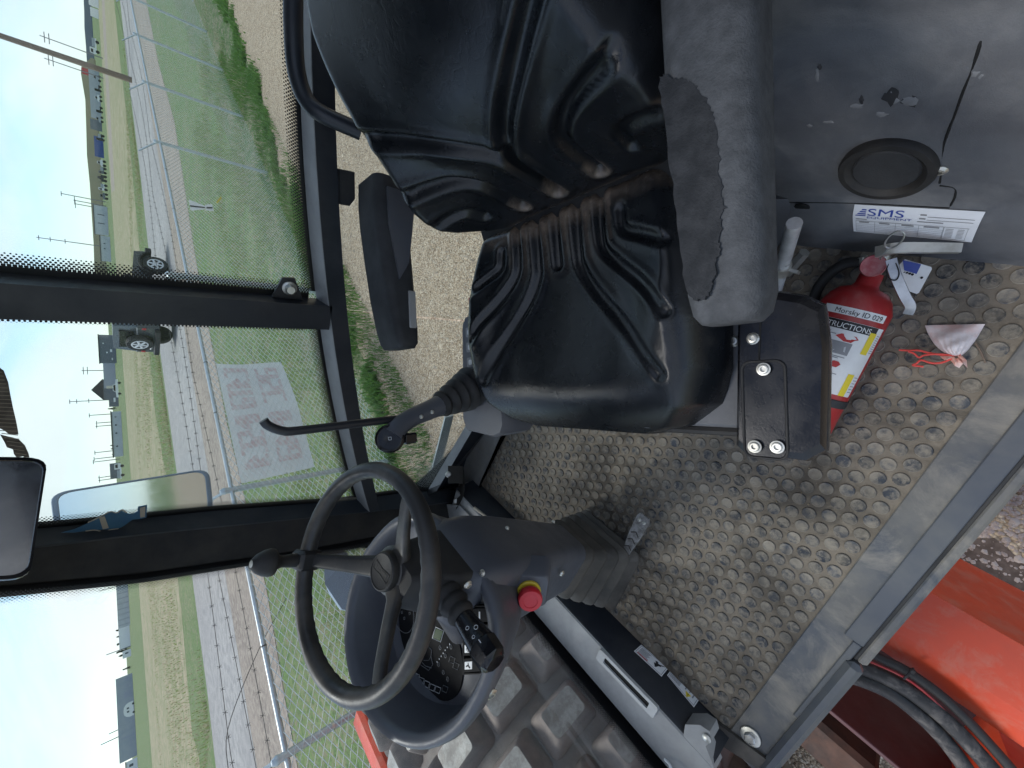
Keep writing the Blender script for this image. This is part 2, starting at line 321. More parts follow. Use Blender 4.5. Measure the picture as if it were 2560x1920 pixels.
# ------------------------------------------------------------------ mesh builder
class MB:
    def __init__(s): s.v = []; s.f = []; s.m = []; s.uv = None; s.gr = None
    def add(s, verts, faces, mi=0):
        b = len(s.v); s.v += [tuple(map(float, p)) for p in verts]; s.f += [tuple(b + i for i in f) for f in faces]; s.m += [mi] * len(faces); return s
    def box(s, c, size, R=None, ch=0., mi=0):
        c = V3(*c); hx, hy, hz = [q / 2 for q in size]; ch = min(ch, .98 * min(hx, hy, hz)); Rm = np.eye(3) if R is None else np.asarray(R)
        if ch <= 0:
            vs = [(sx * hx, sy * hy, sz * hz) for sx in (-1, 1) for sy in (-1, 1) for sz in (-1, 1)]
            fs = [(0, 1, 3, 2), (4, 6, 7, 5), (0, 4, 5, 1), (2, 3, 7, 6), (0, 2, 6, 4), (1, 5, 7, 3)]
        else:
            vs = []; idx = {}
            for sx in (-1, 1):
                for sy in (-1, 1):
                    for sz in (-1, 1):
                        for a in range(3):
                            q = [sx * (hx - ch), sy * (hy - ch), sz * (hz - ch)]; q[a] = (sx * hx, sy * hy, sz * hz)[a]
                            idx[(sx, sy, sz, a)] = len(vs); vs.append(q)
            fs = []
            for a in range(3):
                b_, c_ = (a + 1) % 3, (a + 2) % 3
                for sg in (-1, 1):
                    loop = []
                    for (p, q) in ((-1, -1), (1, -1), (1, 1), (-1, 1)):
                        k = [0, 0, 0]; k[a] = sg; k[b_] = p; k[c_] = q; loop.append(idx[(*k, a)])
                    fs.append(tuple(loop if sg > 0 else loop[::-1]))
                    # edge faces
                for p in (-1, 1):
                    for q in (-1, 1):
                        k0 = [0, 0, 0]; k1 = [0, 0, 0]
                        k0[a] = -1; k1[a] = 1; k0[b_] = k1[b_] = p; k0[c_] = k1[c_] = q
                        fs.append((idx[(*k0, b_)], idx[(*k1, b_)], idx[(*k1, c_)], idx[(*k0, c_)]))
            for sx in (-1, 1):
                for sy in (-1, 1):
                    for sz in (-1, 1): fs.append(tuple(idx[(sx, sy, sz, a)] for a in range(3)))
        return s.add([c + Rm @ np.array(q) for q in vs], fs, mi)
    def loops(s, L, cap0=True, cap1=True, closed=True, mi=0):
        n = len(L[0]); vs = [p for l in L for p in l]; fs = []
        for i in range(len(L) - 1):
            for j in range(n if closed else n - 1):
                a = i * n + j; b = i * n + (j + 1) % n; fs.append((a, b, b + n, a + n))
        if cap0: fs.append(tuple(range(n))[::-1])
        if cap1: fs.append(tuple((len(L) - 1) * n + j for j in range(n)))
        return s.add(vs, fs, mi)
    def tube(s, pts, r, n=10, caps=True, mi=0, closed=False):
        pts = [V3(*p) for p in pts]; k = len(pts); rs = r if hasattr(r, '__len__') else [r] * k
        tg = [unit(pts[(i + 1) % k] - pts[i - 1]) if closed else unit(pts[min(i + 1, k - 1)] - pts[max(i - 1, 0)]) for i in range(k)]
        a = unit(np.cross(tg[0], V3(0, 0, 1) if abs(tg[0][2]) < .9 else V3(1, 0, 0))); L = []
        for i in range(k):
            a = unit(a - tg[i] * a.dot(tg[i])); b = np.cross(tg[i], a)
            L.append([pts[i] + rs[i] * (math.cos(2 * math.pi * j / n) * a + math.sin(2 * math.pi * j / n) * b) for j in range(n)])
        if closed: L.append(L[0]); caps = False
        return s.loops(L, caps, caps, mi=mi)
    def lathe(s, prof, o, ax, n=24, mi=0, cap=True):
        o = V3(*o); ax = unit(ax); a = unit(np.cross(ax, V3(0, 0, 1) if abs(ax[2]) < .9 else V3(1, 0, 0))); b = np.cross(ax, a)
        L = [[o + ax * h + r * (math.cos(2 * math.pi * j / n) * a + math.sin(2 * math.pi * j / n) * b) for j in range(n)] for r, h in prof]
        return s.loops(L, cap, cap, mi=mi)
    def cyl(s, p0, p1, r, n=12, mi=0): return s.tube([p0, p1], r, n, mi=mi)
    def prism(s, poly, o, ex, ey, depth, mi=0, back=0.):
        o = V3(*o); ex = V3(*ex); ey = V3(*ey); ez = unit(np.cross(ex, ey))
        L = [[o + ex * x + ey * y + ez * h for x, y in poly] for h in (back, back + depth)]
        return s.loops(L, mi=mi)
    def quadstrip(s, A, B, mi=0):
        n = len(A); return s.add(list(A) + list(B), [(i, i + 1, n + i + 1, n + i) for i in range(n - 1)], mi)
    def grid(s, fn, nu, nv, mi=0):
        vs = [fn(i / nu, j / nv) for i in range(nu + 1) for j in range(nv + 1)]
        return s.add(vs, [(i * (nv + 1) + j, (i + 1) * (nv + 1) + j, (i + 1) * (nv + 1) + j + 1, i * (nv + 1) + j + 1) for i in range(nu) for j in range(nv)], mi)
    def build(s, name, m, parent=None, sharp=38, kind=None, label=None):
        org = V3(*parent['org']) if parent is not None and 'org' in parent else V3(0, 0, 0)
        me = bpy.data.meshes.new(name); me.from_pydata((np.array(s.v) - org).tolist(), [], s.f)
        ms = m if isinstance(m, (list, tuple)) else [m]
        for q in ms: me.materials.append(MATS[q] if isinstance(q, str) else q)
        if len(ms) > 1: me.polygons.foreach_set('material_index', s.m)
        if s.uv is not None:
            ul = me.uv_layers.new(name='UVMap'); ul.data.foreach_set('uv', np.array([s.uv[v] for f in s.f for v in f], float).ravel())
        if s.gr is not None:
            al = me.attributes.new('grime', 'FLOAT', 'POINT'); al.data.foreach_set('value', np.array(s.gr + [0.] * (len(s.v) - len(s.gr)), dtype=np.float32))
        me.polygons.foreach_set('use_smooth', [True] * len(me.polygons)); me.set_sharp_from_angle(angle=R_(sharp)); me.update()
        o = bpy.data.objects.new(name, me); COL.objects.link(o)
        if parent is not None: o.parent = parent; o['org'] = list(org)
        else: o['org'] = [0., 0., 0.]
        if kind: o['kind'] = kind
        if label: o['label'] = label
        return o
def thing(name, label, cat, loc=(0, 0, 0), group=None):
    o = bpy.data.objects.new(name, None); o.empty_display_size = .1; COL.objects.link(o); o.location = tuple(map(float, loc)); o['org'] = [float(q) for q in loc]
    o['label'] = label; o['category'] = cat
    if group: o['group'] = group
    return o
def tag(o, label, cat, group=None):
    o['label'] = label; o['category'] = cat
    if group: o['group'] = group
    return o
def copy_tree(o, parent=None):
    c = o.copy(); COL.objects.link(c)
    if parent is not None: c.parent = parent
    for ch in list(o.children): copy_tree(ch, c)
    return c
def clone(o, name=None, parent=None, loc=None):
    c = o.copy(); COL.objects.link(c)
    if parent is not None: c.parent = parent
    if loc is not None: c.location = loc
    return c
def text(body, size, o, ex, ey, m, parent, name='lettering', wrap=None, lift=.0006, align='LEFT', squash=1.):
    cu = bpy.data.curves.new('t', 'FONT'); cu.body = body; cu.size = size; cu.align_x = align; cu.fill_mode = 'FRONT'
    to = bpy.data.objects.new('t', cu); COL.objects.link(to); dg = bpy.context.evaluated_depsgraph_get(); dg.update()
    me = to.evaluated_get(dg).to_mesh(); vs = [(v.co.x * squash, v.co.y) for v in me.vertices]; fs = [tuple(p.vertices) for p in me.polygons]
    to.evaluated_get(dg).to_mesh_clear(); bpy.data.objects.remove(to); bpy.data.curves.remove(cu)
    b = MB(); o = V3(*o); ex = V3(*ex); ey = V3(*ey); n = unit(np.cross(ex, ey))
    b.add([wrap(x, y) if wrap else o + ex * x + ey * y + n * lift for x, y in vs], fs)
    return b.build(name, m, parent) if parent is not None else b
def circle2(r, n=16, cx=0, cy=0): return [(cx + r * math.cos(2 * math.pi * i / n), cy + r * math.sin(2 * math.pi * i / n)) for i in range(n)]
def rrect(w, h, r, n=4):
    P = []
    for cx, cy, a0 in ((w / 2 - r, h / 2 - r, 0), (-w / 2 + r, h / 2 - r, 90), (-w / 2 + r, -h / 2 + r, 180), (w / 2 - r, -h / 2 + r, 270)):
        for k in range(n + 1): a = R_(a0 + 90 * k / n); P.append((cx + r * math.cos(a), cy + r * math.sin(a)))
    return P
def smooth_path(P, k=6):
    P = [V3(*p) for p in P]; Q = [2 * P[0] - P[1]] + P + [2 * P[-1] - P[-2]]; o = []
    for i in range(1, len(Q) - 2):
        for j in range(k):
            t = j / k; a, b, c, d = Q[i - 1:i + 3]
            o.append(.5 * ((2 * b) + (c - a) * t + (2 * a - 5 * b + 4 * c - d) * t * t + (3 * b - a - 3 * c + d) * t ** 3))
    return o + [P[-1]]
def screw(parent, o, ax, r=.008, m='zinc', socket=True, name='screw'):
    b = MB(); b.lathe([(r * 1.25, 0), (r * 1.3, .0015), (r, .003), (r * .9, .005), (r * .55, .0055), (r * .5, .002)], o, ax, 16); return b.build(name, m, parent)

def zp(x, y, ox, oy, s): return ((ox + x / s) / S_, (oy + y / s) / S_)
def lerp(tab):
    xs, ys = zip(*tab)
    def f(z):
        if z < xs[0]: return ys[0] + (ys[1] - ys[0]) * (z - xs[0]) / (xs[1] - xs[0])
        if z > xs[-1]: return ys[-1] + (ys[-1] - ys[-2]) * (z - xs[-1]) / (xs[-1] - xs[-2])
        return float(np.interp(z, xs, ys))
    return f

# ================================================================== SETTING: ground, roads
def sheet(name, poly, z, m, n=1):
    b = MB(); b.add([(x, y, z) for x, y in poly], [tuple(range(len(poly)))]); o = b.build(name, m, kind='structure'); return o
def strip(name, A, B, z, m):
    b = MB(); b.quadstrip([(x, y, z) for x, y in A], [(x, y, z) for x, y in B], 0); return b.build(name, m, kind='structure')
sheet('ground', [(-2500, -2500), (2500, -2500), (2500, 2500), (-2500, 2500)], -.012, 'grass_ground')
fence_x = lambda y: -4.85 + .4 * y
ys = [-40, -20, -6, 0, 2, 4.1, 5.2, 5.9, 7.5, 9.1, 10.6, 12.8, 14.2, 16.8, 22, 40]
padx = lambda y: fence_x(y) + float(np.interp(y, [0, 4, 5, 6, 10.5, 13, 17, 30], [.0, .12, .35, .6, .62, 1.25, 1.6, 2.])) + .10 * math.sin(1.7 * y) + .07 * math.sin(4.1 * y + 1)
fy = list(np.arange(-12, 45, .35))
strip('gravel_pad', [(padx(y), y) for y in fy], [(60 + .4 * y, y) for y in fy], .0, 'gravel_ground')
strip('grass_verge', [(fence_x(y) - 1.5 + .15 * math.sin(y * 1.3), y) for y in fy], [(padx(y) + .004, y) for y in fy], -.004, 'verge_ground')
far = [(-34, -20), (-31, -4), (-27.5, 7), (-25, 12.4), (-23.5, 14.6), (-21.2, 19.5), (-18.5, 27.5), (-14.5, 37.5), (-4.4, 53.5), (2.8, 67.5), (11.6, 82), (40, 128), (110, 240)]
near = [(-24, -20), (-20.5, -4), (-17.6, 5), (-16.1, 8.3), (-15.1, 10.4), (-12.4, 15.9), (-9.2, 23.0), (-4.9, 30.0), (-1.3, 37.5), (2.3, 45.5), (8.7, 58.5), (33, 102), (98, 215)]
strip('gravel_road', far, near, 0.0, 'road_ground')
strip('road_shoulder', near, [(x + 4.6 + .5 * math.sin(i * 2.1), y - 2.) for i, (x, y) in enumerate(near)], -.003, 'shoulder_ground')
strip('dry_field', [(x - 7 - 2 * math.sin(i * 1.9), y + 4) for i, (x, y) in enumerate(far)], [(x - 75, y + 62) for x, y in far], -.007, 'dry_ground')
# far dirt yard in front of the buildings
strip('dirt_yard', [(-25, 190), (4, 205), (30, 205), (90, 230)], [(-19, 150), (8, 165), (30, 172), (80, 190)], -.006, 'shoulder_ground')

def hill(name, P, depth, m):
    b = MB(); b.loops([[(x, y, -.5) for x, y, h in P], [(x, y, h) for x, y, h in P], [(x * 1.04, y * 1.04 + depth, h * .6) for x, y, h in P]], False, False, closed=False)
    return b.build(name, m, kind='structure', sharp=80)
def azpt(px, dist):                       # a ground place seen at a given picture row, at a given distance
    d = raydir(px[0], px[1]); d = d / math.hypot(d[0], d[1]); return CAM[0] + d[0] * dist, CAM[1] + d[1] * dist
def hz(px, dist):                         # height seen at a picture place at a given distance
    d = raydir(px[0], px[1]); return CAM[2] + d[2] / math.hypot(d[0], d[1]) * dist
def ridge(name, L, dist, m):
    P = [(*azpt(p, dist), hz(p, dist)) for p in L]; return hill(name, P, 60, m)
q = lambda x, y: ((180 + x / 3.607) / S_, (y / 3.607) / S_)
ridge('blue_hills', [q(100, -700), q(104, -300), q(105, 0), q(110, 100), q(112, 250), q(126, 420), q(134, 560), q(150, 640), q(170, 700)], 1400, 'hill_blue')
ridge('tan_hill', [q(170, 520), q(130, 560), q(84, 600), q(80, 660), q(100, 780), q(120, 900), q(128, 1150), q(135, 1400), q(160, 1650), q(195, 2200), q(215, 2900)], 900, 'hill_tan')

# ================================================================== THE MACHINE
roller = thing('road_roller', 'orange padded drum compactor with a black cab, seen from inside its open door', 'roller', (-.5, .5, 0))

# ---- floor with studded rubber mat
MATZ = 1.5
fm = MB(); poly = [(.75, -.088), (.75, 1.0), (-.755, .994), (-1.05, 1.062), (-1.045, -.088)]
fm.prism(poly, (0, 0, MATZ), (1, 0, 0), (0, 1, 0), .012, back=-.012)
floor_mat = fm.build('floor_mat', 'floor_mat', roller)
sb = MB(); sb.lathe([(.0142, 0), (.0138, .0026), (.0126, .0034), (.0108, .0026), (.006, .0027)], (0, 0, 0), (0, 0, 1), 14)
stud_me = None; studs = []; rest = []
seat_px = [(1015, 400), (1015, 700), (1060, 860), (1180, 925), (1270, 938), (1430, 930), (1590, 960), (1600, 985), (1740, 1000), (1785, 960), (1785, 650), (1660, 600), (1660, 400)]
def inside(p, P):
    c = False; n = len(P)
    for i in range(n):
        (x0, y0), (x1, y1) = P[i], P[(i + 1) % n]
        if (y0 > p[1]) != (y1 > p[1]) and p[0] < (x1 - x0) * (p[1] - y0) / (y1 - y0) + x0: c = not c
    return c
i = 0; yy = -.068
while yy < 1.04:
    xx = -1.028 + (i % 2) * .018
    while xx < .45:
        if inside((xx, yy), [(.6, -.07), (.6, .975), (-.755, .975), (-1.03, 1.04), (-1.03, -.07)]):
            px = project((xx, yy, MATZ)); dist = np.linalg.norm(np.array([xx, yy, MATZ]) - CAM)
            vis = -20 < px[0] < 2240 and -20 < px[1] < 1680 and not inside(px, seat_px)
            rest.append((0 if vis else 1, dist, xx, yy))
        xx += .036
    yy += .0312; i += 1
rest.sort()
if rest:
    s0 = sb.build('stud', 'stud'); stud_me = s0.data; forg = V3(*floor_mat['org'])
    for k, (_, _, x, y) in enumerate(rest[:300]):
        o = s0 if k == 0 else clone(s0)
        o.parent = floor_mat; o.location = tuple(V3(x + random.gauss(0, .0006), y + random.gauss(0, .0006), MATZ) - forg); o.rotation_euler = (0, 0, random.random() * 6)
    bb = MB()
    for _, _, x, y in rest[300:]:
        r1, h = .0139, .0034
        c = [(x + r1 * math.cos(k * math.pi / 5), y + r1 * math.sin(k * math.pi / 5)) for k in range(10)]
        bb.loops([[(a, b_, MATZ) for a, b_ in c], [(a, b_, MATZ + .0022) for a, b_ in c], [(x + (a - x) * .9, y + (b_ - y) * .9, MATZ + h) for a, b_ in c], [(x + (a - x) * .75, y + (b_ - y) * .75, MATZ + .003) for a, b_ in c]], cap0=False)
    bb.build('studs_beyond', 'stud', floor_mat, kind='stuff')
# grit lying on the floor mat
gb = MB()
for k in range(420):
    x = rng.uniform(-1.0, .1); y = abs(rng.normal(0, .35)) - .05
    if y > .9: continue
    r = rng.uniform(.0008, .0026); a = rng.uniform(0, 6.28, 3)
    P = [(x + r * math.cos(t), y + r * math.sin(t), MATZ + .001) for t in np.sort(rng.uniform(0, 6.28, 5))]
    gb.add(P + [(x, y, MATZ + .001 + r)], [(j, (j + 1) % 5, 5) for j in range(5)])
gb.build('grit', 'dry', floor_mat, kind='stuff')

# ---- door sill
b = MB(); b.box((-.22, -.130, MATZ + .001), (1.72, .084, .006), ch=.002)
sill = b.build('sill_plate', 'sill_paint', roller)
b = MB()
for x0, x1, y0, y1, h in ((-.60, .64, -.178, -.142, .0055), (-.86, -.60, -.176, -.160, .0055)): b.box(((x0 + x1) / 2, (y0 + y1) / 2, MATZ + h), (x1 - x0, y1 - y0, .006), ch=.002)
b.build('sill_channel', 'sill_dark', sill)
b = MB(); b.box((-.86, -.186, MATZ + .004), (.44, .032, .034), ch=.010); b.build('sill_lip', 'sill_dark', sill)
b = MB(); b.box((.0, -.191, MATZ - .006), (1.276, .020, .03), ch=.006); b.build('outer_lip', 'sill_paint', sill)
b = MB(); b.box((.0, -.181, MATZ + .001), (1.275, .010, .012), ch=.003); b.build('door_seal', 'rubber', sill)
b = MB(); b.lathe([(.0045, 0), (.0042, .003), (.002, .0048)], (0, 0, 0), (0, 0, 1), 8); bead = b.build('seal_bead', 'rubber_dusty', sill)
so = V3(*sill['org'])
for k in range(52):
    o = bead if k == 0 else clone(bead); o.parent = sill; o.location = tuple(V3(-.6 + k * .018 + random.gauss(0, .001), -.186 + random.gauss(0, .0005), MATZ + .0085) - so)
b = MB(); b.box((-.22, -.1, MATZ - .10), (1.72, .16, .17)); b.build('floor_beam', 'frame_paint', roller)
# big hex bolt with washer on the sill
p = at(1622, 1590, Z=MATZ + .004)
b = MB(); b.lathe([(.0235, 0), (.0245, .002), (.0235, .0045), (.0165, .0055)], p, (0, 0, 1), 28); b.build('washer', 'zinc', sill)
b = MB(); b.lathe([(.0138, .004), (.0138, .0125), (.0115, .0145)], p, (0, 0, 1), 6); b.build('bolt_head', 'steel', sill, sharp=20)

# ---- front beam under the windscreen
BX0, BX1, BZ = -1.050, -1.074, 1.600
def beamloop(y): return [(BX0, y, MATZ - .05), (BX0, y, MATZ + .012), (BX1 + .006, y, BZ - .014), (BX1 - .003, y, BZ - .003), (BX1 - .02, y, BZ - .0035), (-1.20, y, BZ - .0035), (-1.20, y, MATZ - .05)]
b = MB(); b.loops([beamloop(y) for y in np.linspace(-.095, 1.075, 14)]); beam = b.build('front_beam', 'frame_paint', roller)
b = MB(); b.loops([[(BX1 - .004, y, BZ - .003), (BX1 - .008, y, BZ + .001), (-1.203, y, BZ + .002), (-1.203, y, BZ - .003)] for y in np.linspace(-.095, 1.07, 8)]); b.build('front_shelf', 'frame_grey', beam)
# recessed grab slot in the shelf
P1 = at(*zp(205, 300, 1450, 1560, 3.95), Z=BZ + .004); P2 = at(*zp(735, 850, 1450, 1560, 3.95), Z=BZ + .004)
ex = unit(P2 - P1); ey = V3(-ex[1], ex[0], 0); L_ = np.linalg.norm(P2 - P1); mid = (P1 + P2) / 2
b = MB(); oo = rrect(L_ + .014, .042, .006); ii = rrect(L_ - .034, .021, .003)
b.loops([[mid + ex * x + ey * y + V3(0, 0, h) for x, y in pl_] for pl_, h in ((oo, -.003), (oo, .007), (ii, .007), (ii, -.001))], cap0=False, cap1=False)
b.build('grab_slot', 'slot_frame', beam); vent = beam
b = MB(); b.prism(rrect(L_ - .032, .024, .003), mid + V3(0, 0, -.0005), ex, ey, .001); b.build('slot_opening', 'dark_hole', vent)
for pq in (P1, P2): screw(vent, pq + ex * (.002 if pq is P1 else -.002), (0, 0, 1), .0042, 'steel')
# safety stickers on the face of the beam
fn = unit(np.cross((0, 1, 0), (BX1 - BX0, 0, .088)));  fn = fn if fn[0] > 0 else -fn
bpl = (V3(BX0 + .0012, 0, MATZ + .012), unit(V3(.086, 0, .024)))
def sticker(name, label, quad, deco):
    Q = [at(*zp(x, y, 1450, 1560, 3.95), pl=bpl) for x, y in quad]; n = bpl[1]
    root = thing(name, label, 'sticker', Q[0], 'safety stickers on the front beam')
    b = MB(); b.loops([[p for p in Q], [p + n * .0006 for p in Q]]); b.build('paper', 'white_print', root)
    def uv(u, v): return (Q[0] * (1 - u) + Q[1] * u) * (1 - v) + (Q[3] * (1 - u) + Q[2] * u) * v + n * .0012
    def rect(u0, v0, u1, v1, m, nm='print'):
        b = MB(); b.add([uv(u0, v0), uv(u1, v0), uv(u1, v1), uv(u0, v1)], [(0, 1, 2, 3)]); b.build(nm, m, root)
    bl = MB()
    for (a0, b0, a1, b1) in ((.03, .06, .97, .10), (.03, .90, .97, .94), (.03, .06, .045, .94), (.955, .06, .97, .94)): bl.add([uv(a0, b0), uv(a1, b0), uv(a1, b1), uv(a0, b1)], [(0, 1, 2, 3)])
    bl.build('border', 'grey_print', root)
    deco(uv, rect, root)
def deco1(uv, rect, root):
    t = MB()
    for k in range(7):
        v = .2 + k * .085; t.add([uv(.08, v), uv(.44 - .03 * (k % 3), v), uv(.44 - .03 * (k % 3), v + .05), uv(.08, v + .05)], [(0, 1, 2, 3)])
    t.build('small_print', 'grey_print', root)
    rect(.08, .80, .46, .88, 'red_print')
    t = MB(); C = [(.60, .3), (.68, .22), (.72, .34), (.80, .30), (.83, .42), (.76, .5), (.74, .66), (.70, .78), (.66, .66), (.60, .52), (.66, .44)]
    t.add([uv(a, c) for a, c in C], [tuple(range(len(C)))]); t.add([uv(a, c) for a, c in [(.78, .3), (.9, .16), (.91, .2), (.81, .36)]], [(0, 1, 2, 3)]); t.build('hazard_symbol', 'black_print', root)
def deco2(uv, rect, root):
    t = MB()
    for k in range(6):
        v = .2 + k * .1; t.add([uv(.06, v), uv(.42, v), uv(.42, v + .055), uv(.06, v + .055)], [(0, 1, 2, 3)])
    t.build('small_print', 'grey_print', root)
    rect(.55, .15, .86, .24, 'grey_print'); rect(.56, .15, .60, .5, 'grey_print'); rect(.7, .15, .73, .45, 'grey_print'); rect(.82, .15, .86, .6, 'grey_print')
    t = MB(); t.add([uv(.60, .55), uv(.80, .55), uv(.71, .95)], [(0, 1, 2)]); t.build('warning_triangle', 'yellow_print', root)
    t = MB(); t.add([uv(.69, .60), uv(.73, .60), uv(.71, .85)], [(0, 1, 2)]); t.build('warning_mark', 'black_print', root)
sticker('safety_sticker', 'white sticker with red bar and black hazard figure on front beam, nearer the steering column', [(605, 205), (875, 435), (805, 520), (533, 268)], deco1)
sticker('safety_sticker', 'white sticker with a yellow warning triangle on front beam, nearer the door sill', [(893, 460), (1195, 720), (1125, 825), (860, 505)], deco2)

# ---- windscreen, door glass
wx = lerp([(1.58, -1.222), (1.69, -1.219), (1.89, -1.189), (2.07, -1.163), (2.24, -1.131), (2.62, -1.046), (2.83, -.977), (3.1, -.885)])
WY0, WY1 = -.115, 1.055
b = MB(); b.grid(lambda u, v: (wx(1.585 + 1.35 * u) - .006, WY0 + (WY1 - WY0) * v, 1.585 + 1.35 * u), 24, 4)
ws = b.build('windscreen', 'glass', roller)
def frit(parent, A, inward, n_=None, width=.026, solid=.012, name='printed_edge'):
    A = [V3(*p) for p in A]; I = [unit(p) for p in (inward if hasattr(inward[0], '__len__') else [inward] * len(A))]
    b = MB(); u = 0; B0 = []; B1 = []; uv = []
    for k, p in enumerate(A):
        if k: u += np.linalg.norm(A[k] - A[k - 1])
        B0.append(p - I[k] * solid); B1.append(p + I[k] * width); uv.append(u)
    b.quadstrip(B0, B1); b.uv = [(q, -solid) for q in uv] + [(q, width) for q in uv]
    return b.build(name, 'frit', parent)
zs = np.linspace(1.60, 2.93, 26)
frit(ws, [(wx(z) - .0035, WY1 - .020, z) for z in zs], (0, -1, 0), solid=.035, width=.042)
frit(ws, [(wx(1.615 + .0) - .003, y, 1.622) for y in np.linspace(WY0, WY1, 20)], (.02, 0, 1), solid=.04)
frit(ws, [(wx(z) - .0035, WY0 + .02, z) for z in zs], (0, 1, 0), solid=.035)

GY = 1.155
bx0 = [(645, -60), (655, 280), (669, 537), (689, 671), (712, 800), (745, 1000), (784, 1108)]     # outer top edge of the belt rail
ld = [(668, -60), (686, 280), (698, 537), (711, 671), (735, 800), (766, 1000), (802, 1108)]
db = [(718, -60), (729, 280), (743, 537), (750, 671), (762, 800), (792, 1000), (827, 1112)]
OE = [at(*p, Y=1.148) for p in bx0]; LD = [at(*p, Y=1.085) for p in ld]; DB = [at(*p, Y=1.085) for p in db]
# straight rail: fit one line so that it stays a real bar
def fitline(P):
    P = np.array(P); c = np.polyfit(P[:, 0], P[:, 2], 2); return lambda x: float(np.polyval(c, x))
fO, fL, fD = fitline(OE), fitline(LD), fitline(DB)
xs = np.linspace(.45, -1.085, 18)
b = MB(); b.loops([[(x, 1.148, fO(x)), (x, 1.085, fL(x)), (x, 1.085, fD(x)), (x, 1.148, fD(x) - .004)] for x in xs]); belt = b.build('belt_rail', 'frame_paint', roller)
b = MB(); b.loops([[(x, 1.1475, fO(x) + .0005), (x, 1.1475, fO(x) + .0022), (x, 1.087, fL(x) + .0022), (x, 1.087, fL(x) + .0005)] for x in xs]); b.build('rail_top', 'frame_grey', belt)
# side glass: rear pane and front pane
def pane(name, x0, x1, z0, z1):
    b = MB(); b.box(((x0 + x1) / 2, GY + .003, (z0 + z1) / 2), (abs(x1 - x0), .005, z1 - z0)); return b.build(name, 'glass', roller)
g_rear = pane('side_glass', .62, -.345, 1.55, 2.98); g_front = pane('side_glass', -.352, -1.13, 1.50, 2.98)
frit(g_rear, [(x, GY - .002, fO(x) + .010) for x in np.linspace(.45, -.30, 14)], (.06, 0, 1), solid=.02)
frit(g_front, [(x, GY - .002, fO(x) + .010) for x in np.linspace(-.40, -1.06, 14)], (.15, 0, 1), solid=.02)
sA = lerp([(1.594, -1.145), (1.793, -1.10), (2.057, -1.066), (2.452, -.984), (2.77, -.932), (2.837, -.916)])
nb = lerp([(1.6, -1.165), (1.9, -1.11), (2.189, -1.05), (2.785, -.926)])
zz = np.linspace(1.50, 2.93, 22)
b = MB(); b.loops([[(sA(z) + .004, 1.149, z), (min(nb(z), sA(z) - .004) + .001, 1.097, z), (min(nb(z), sA(z) - .004) - .004, 1.097, z), (sA(z) - .004, 1.149, z)] for z in zz]); b.build('pillar_trim', 'trim_paint', roller)
b = MB(); b.loops([[(sA(z) + .002, 1.152, z), (min(nb(z), sA(z) - .004) - .002, 1.10, z), (wx(z) + .001, 1.05, z), (wx(z) - .045, 1.06, z), (wx(z) - .05, 1.18, z), (sA(z) - .01, 1.19, z)] for z in zz])
pa = b.build('front_pillar', 'rubber', roller)
frit(g_front, [(sA(z) + .010, GY - .003, z) for z in np.linspace(2.12, 2.93, 18)], (1, 0, 0), solid=.012)
frit(g_front, [(sA(z) + .012, GY - .003, z) for z in np.linspace(1.60, 1.98, 10)], (1, 0, 0), solid=.012, width=.012)
# left front pillar beside the door
b = MB(); b.loops([[(wx(z) + .05, -.125, z), (wx(z) - .0, -.115, z), (wx(z) - .05, -.115, z), (wx(z) - .05, -.19, z), (wx(z) + .05, -.19, z)] for z in np.linspace(1.48, 2.93, 14)])
b.build('front_pillar', 'frame_paint', roller)
# middle pillar between the panes
b = MB(); Lp = []
for z in np.linspace(fL(-.355) + .002, 2.96, 8):
    t = (z - 2.23) / (2.79 - 2.23); xa = -.318 - .012 * t; xb = -.384 - .012 * t
    Lp.append([(xa, 1.085, z), (xa, 1.150, z), (xb, 1.150, z), (xb, 1.085, z)])
b.loops(Lp); pb = b.build('middle_pillar', 'frame_paint', roller)
frit(g_rear, [(-.305 - .012 * (z - 2.23) / .56, GY - .004, z) for z in np.linspace(2.26, 2.95, 14)], (1, 0, 0), solid=.03)
frit(g_front, [(-.395 - .012 * (z - 2.23) / .56, GY - .004, z) for z in np.linspace(2.26, 2.95, 14)], (-1, 0, 0), solid=.03, width=.018)
# roof edge over the doors (just out of view)
b = MB(); b.box((-.95, .5, 2.99), (.12, 1.5, .05), ch=.01); b.build('roof_header', 'frame_paint', roller)

b = MB(); b.box((-.15, .88, 3.02), (1.7, .74, .05), ch=.01); b.build('unseen_half_roof', 'frame_paint', roller)  # unseen roof over the far half only, near half left open for light
# latch plate on the middle pillar, bolt through it
Q = [at(x, y, Y=1.12) for x, y in ((588, 642), (610, 600), (637, 601), (655, 648))]
b = MB(); b.loops([Q, [p + V3(0, .008, 0) for p in Q]]); latch = b.build('latch_plate', 'frame_paint', roller)
c = at(625, 622, Y=1.118); b = MB(); b.lathe([(.017, 0), (.017, .006), (.012, .008), (.012, .02), (.009, .024)], c, (0, -1, .1), 18); b.build('latch_bolt', 'zinc', latch)
# bumper block on the belt rail
Q = [at(x, y, Y=1.07) for x, y in ((735, 366), (766, 372), (767, 430), (755, 445), (736, 442))]
b = MB(); b.loops([Q, [p + V3(0, .03, 0) for p in Q]]); b.build('bump_stop', 'rubber', belt)
# grab rail by the rear window
P = smooth_path([at(634, -60, Y=1.02), at(634, 60, Y=1.02), at(640, 150, Y=1.02), at(660, 212, Y=1.01), at(695, 246, Y=.99), at(780, 285, Y=.96)], 8)
b = MB(); b.tube(P, .0165, 14); b.build('grab_rail', 'frame_paint', roller)

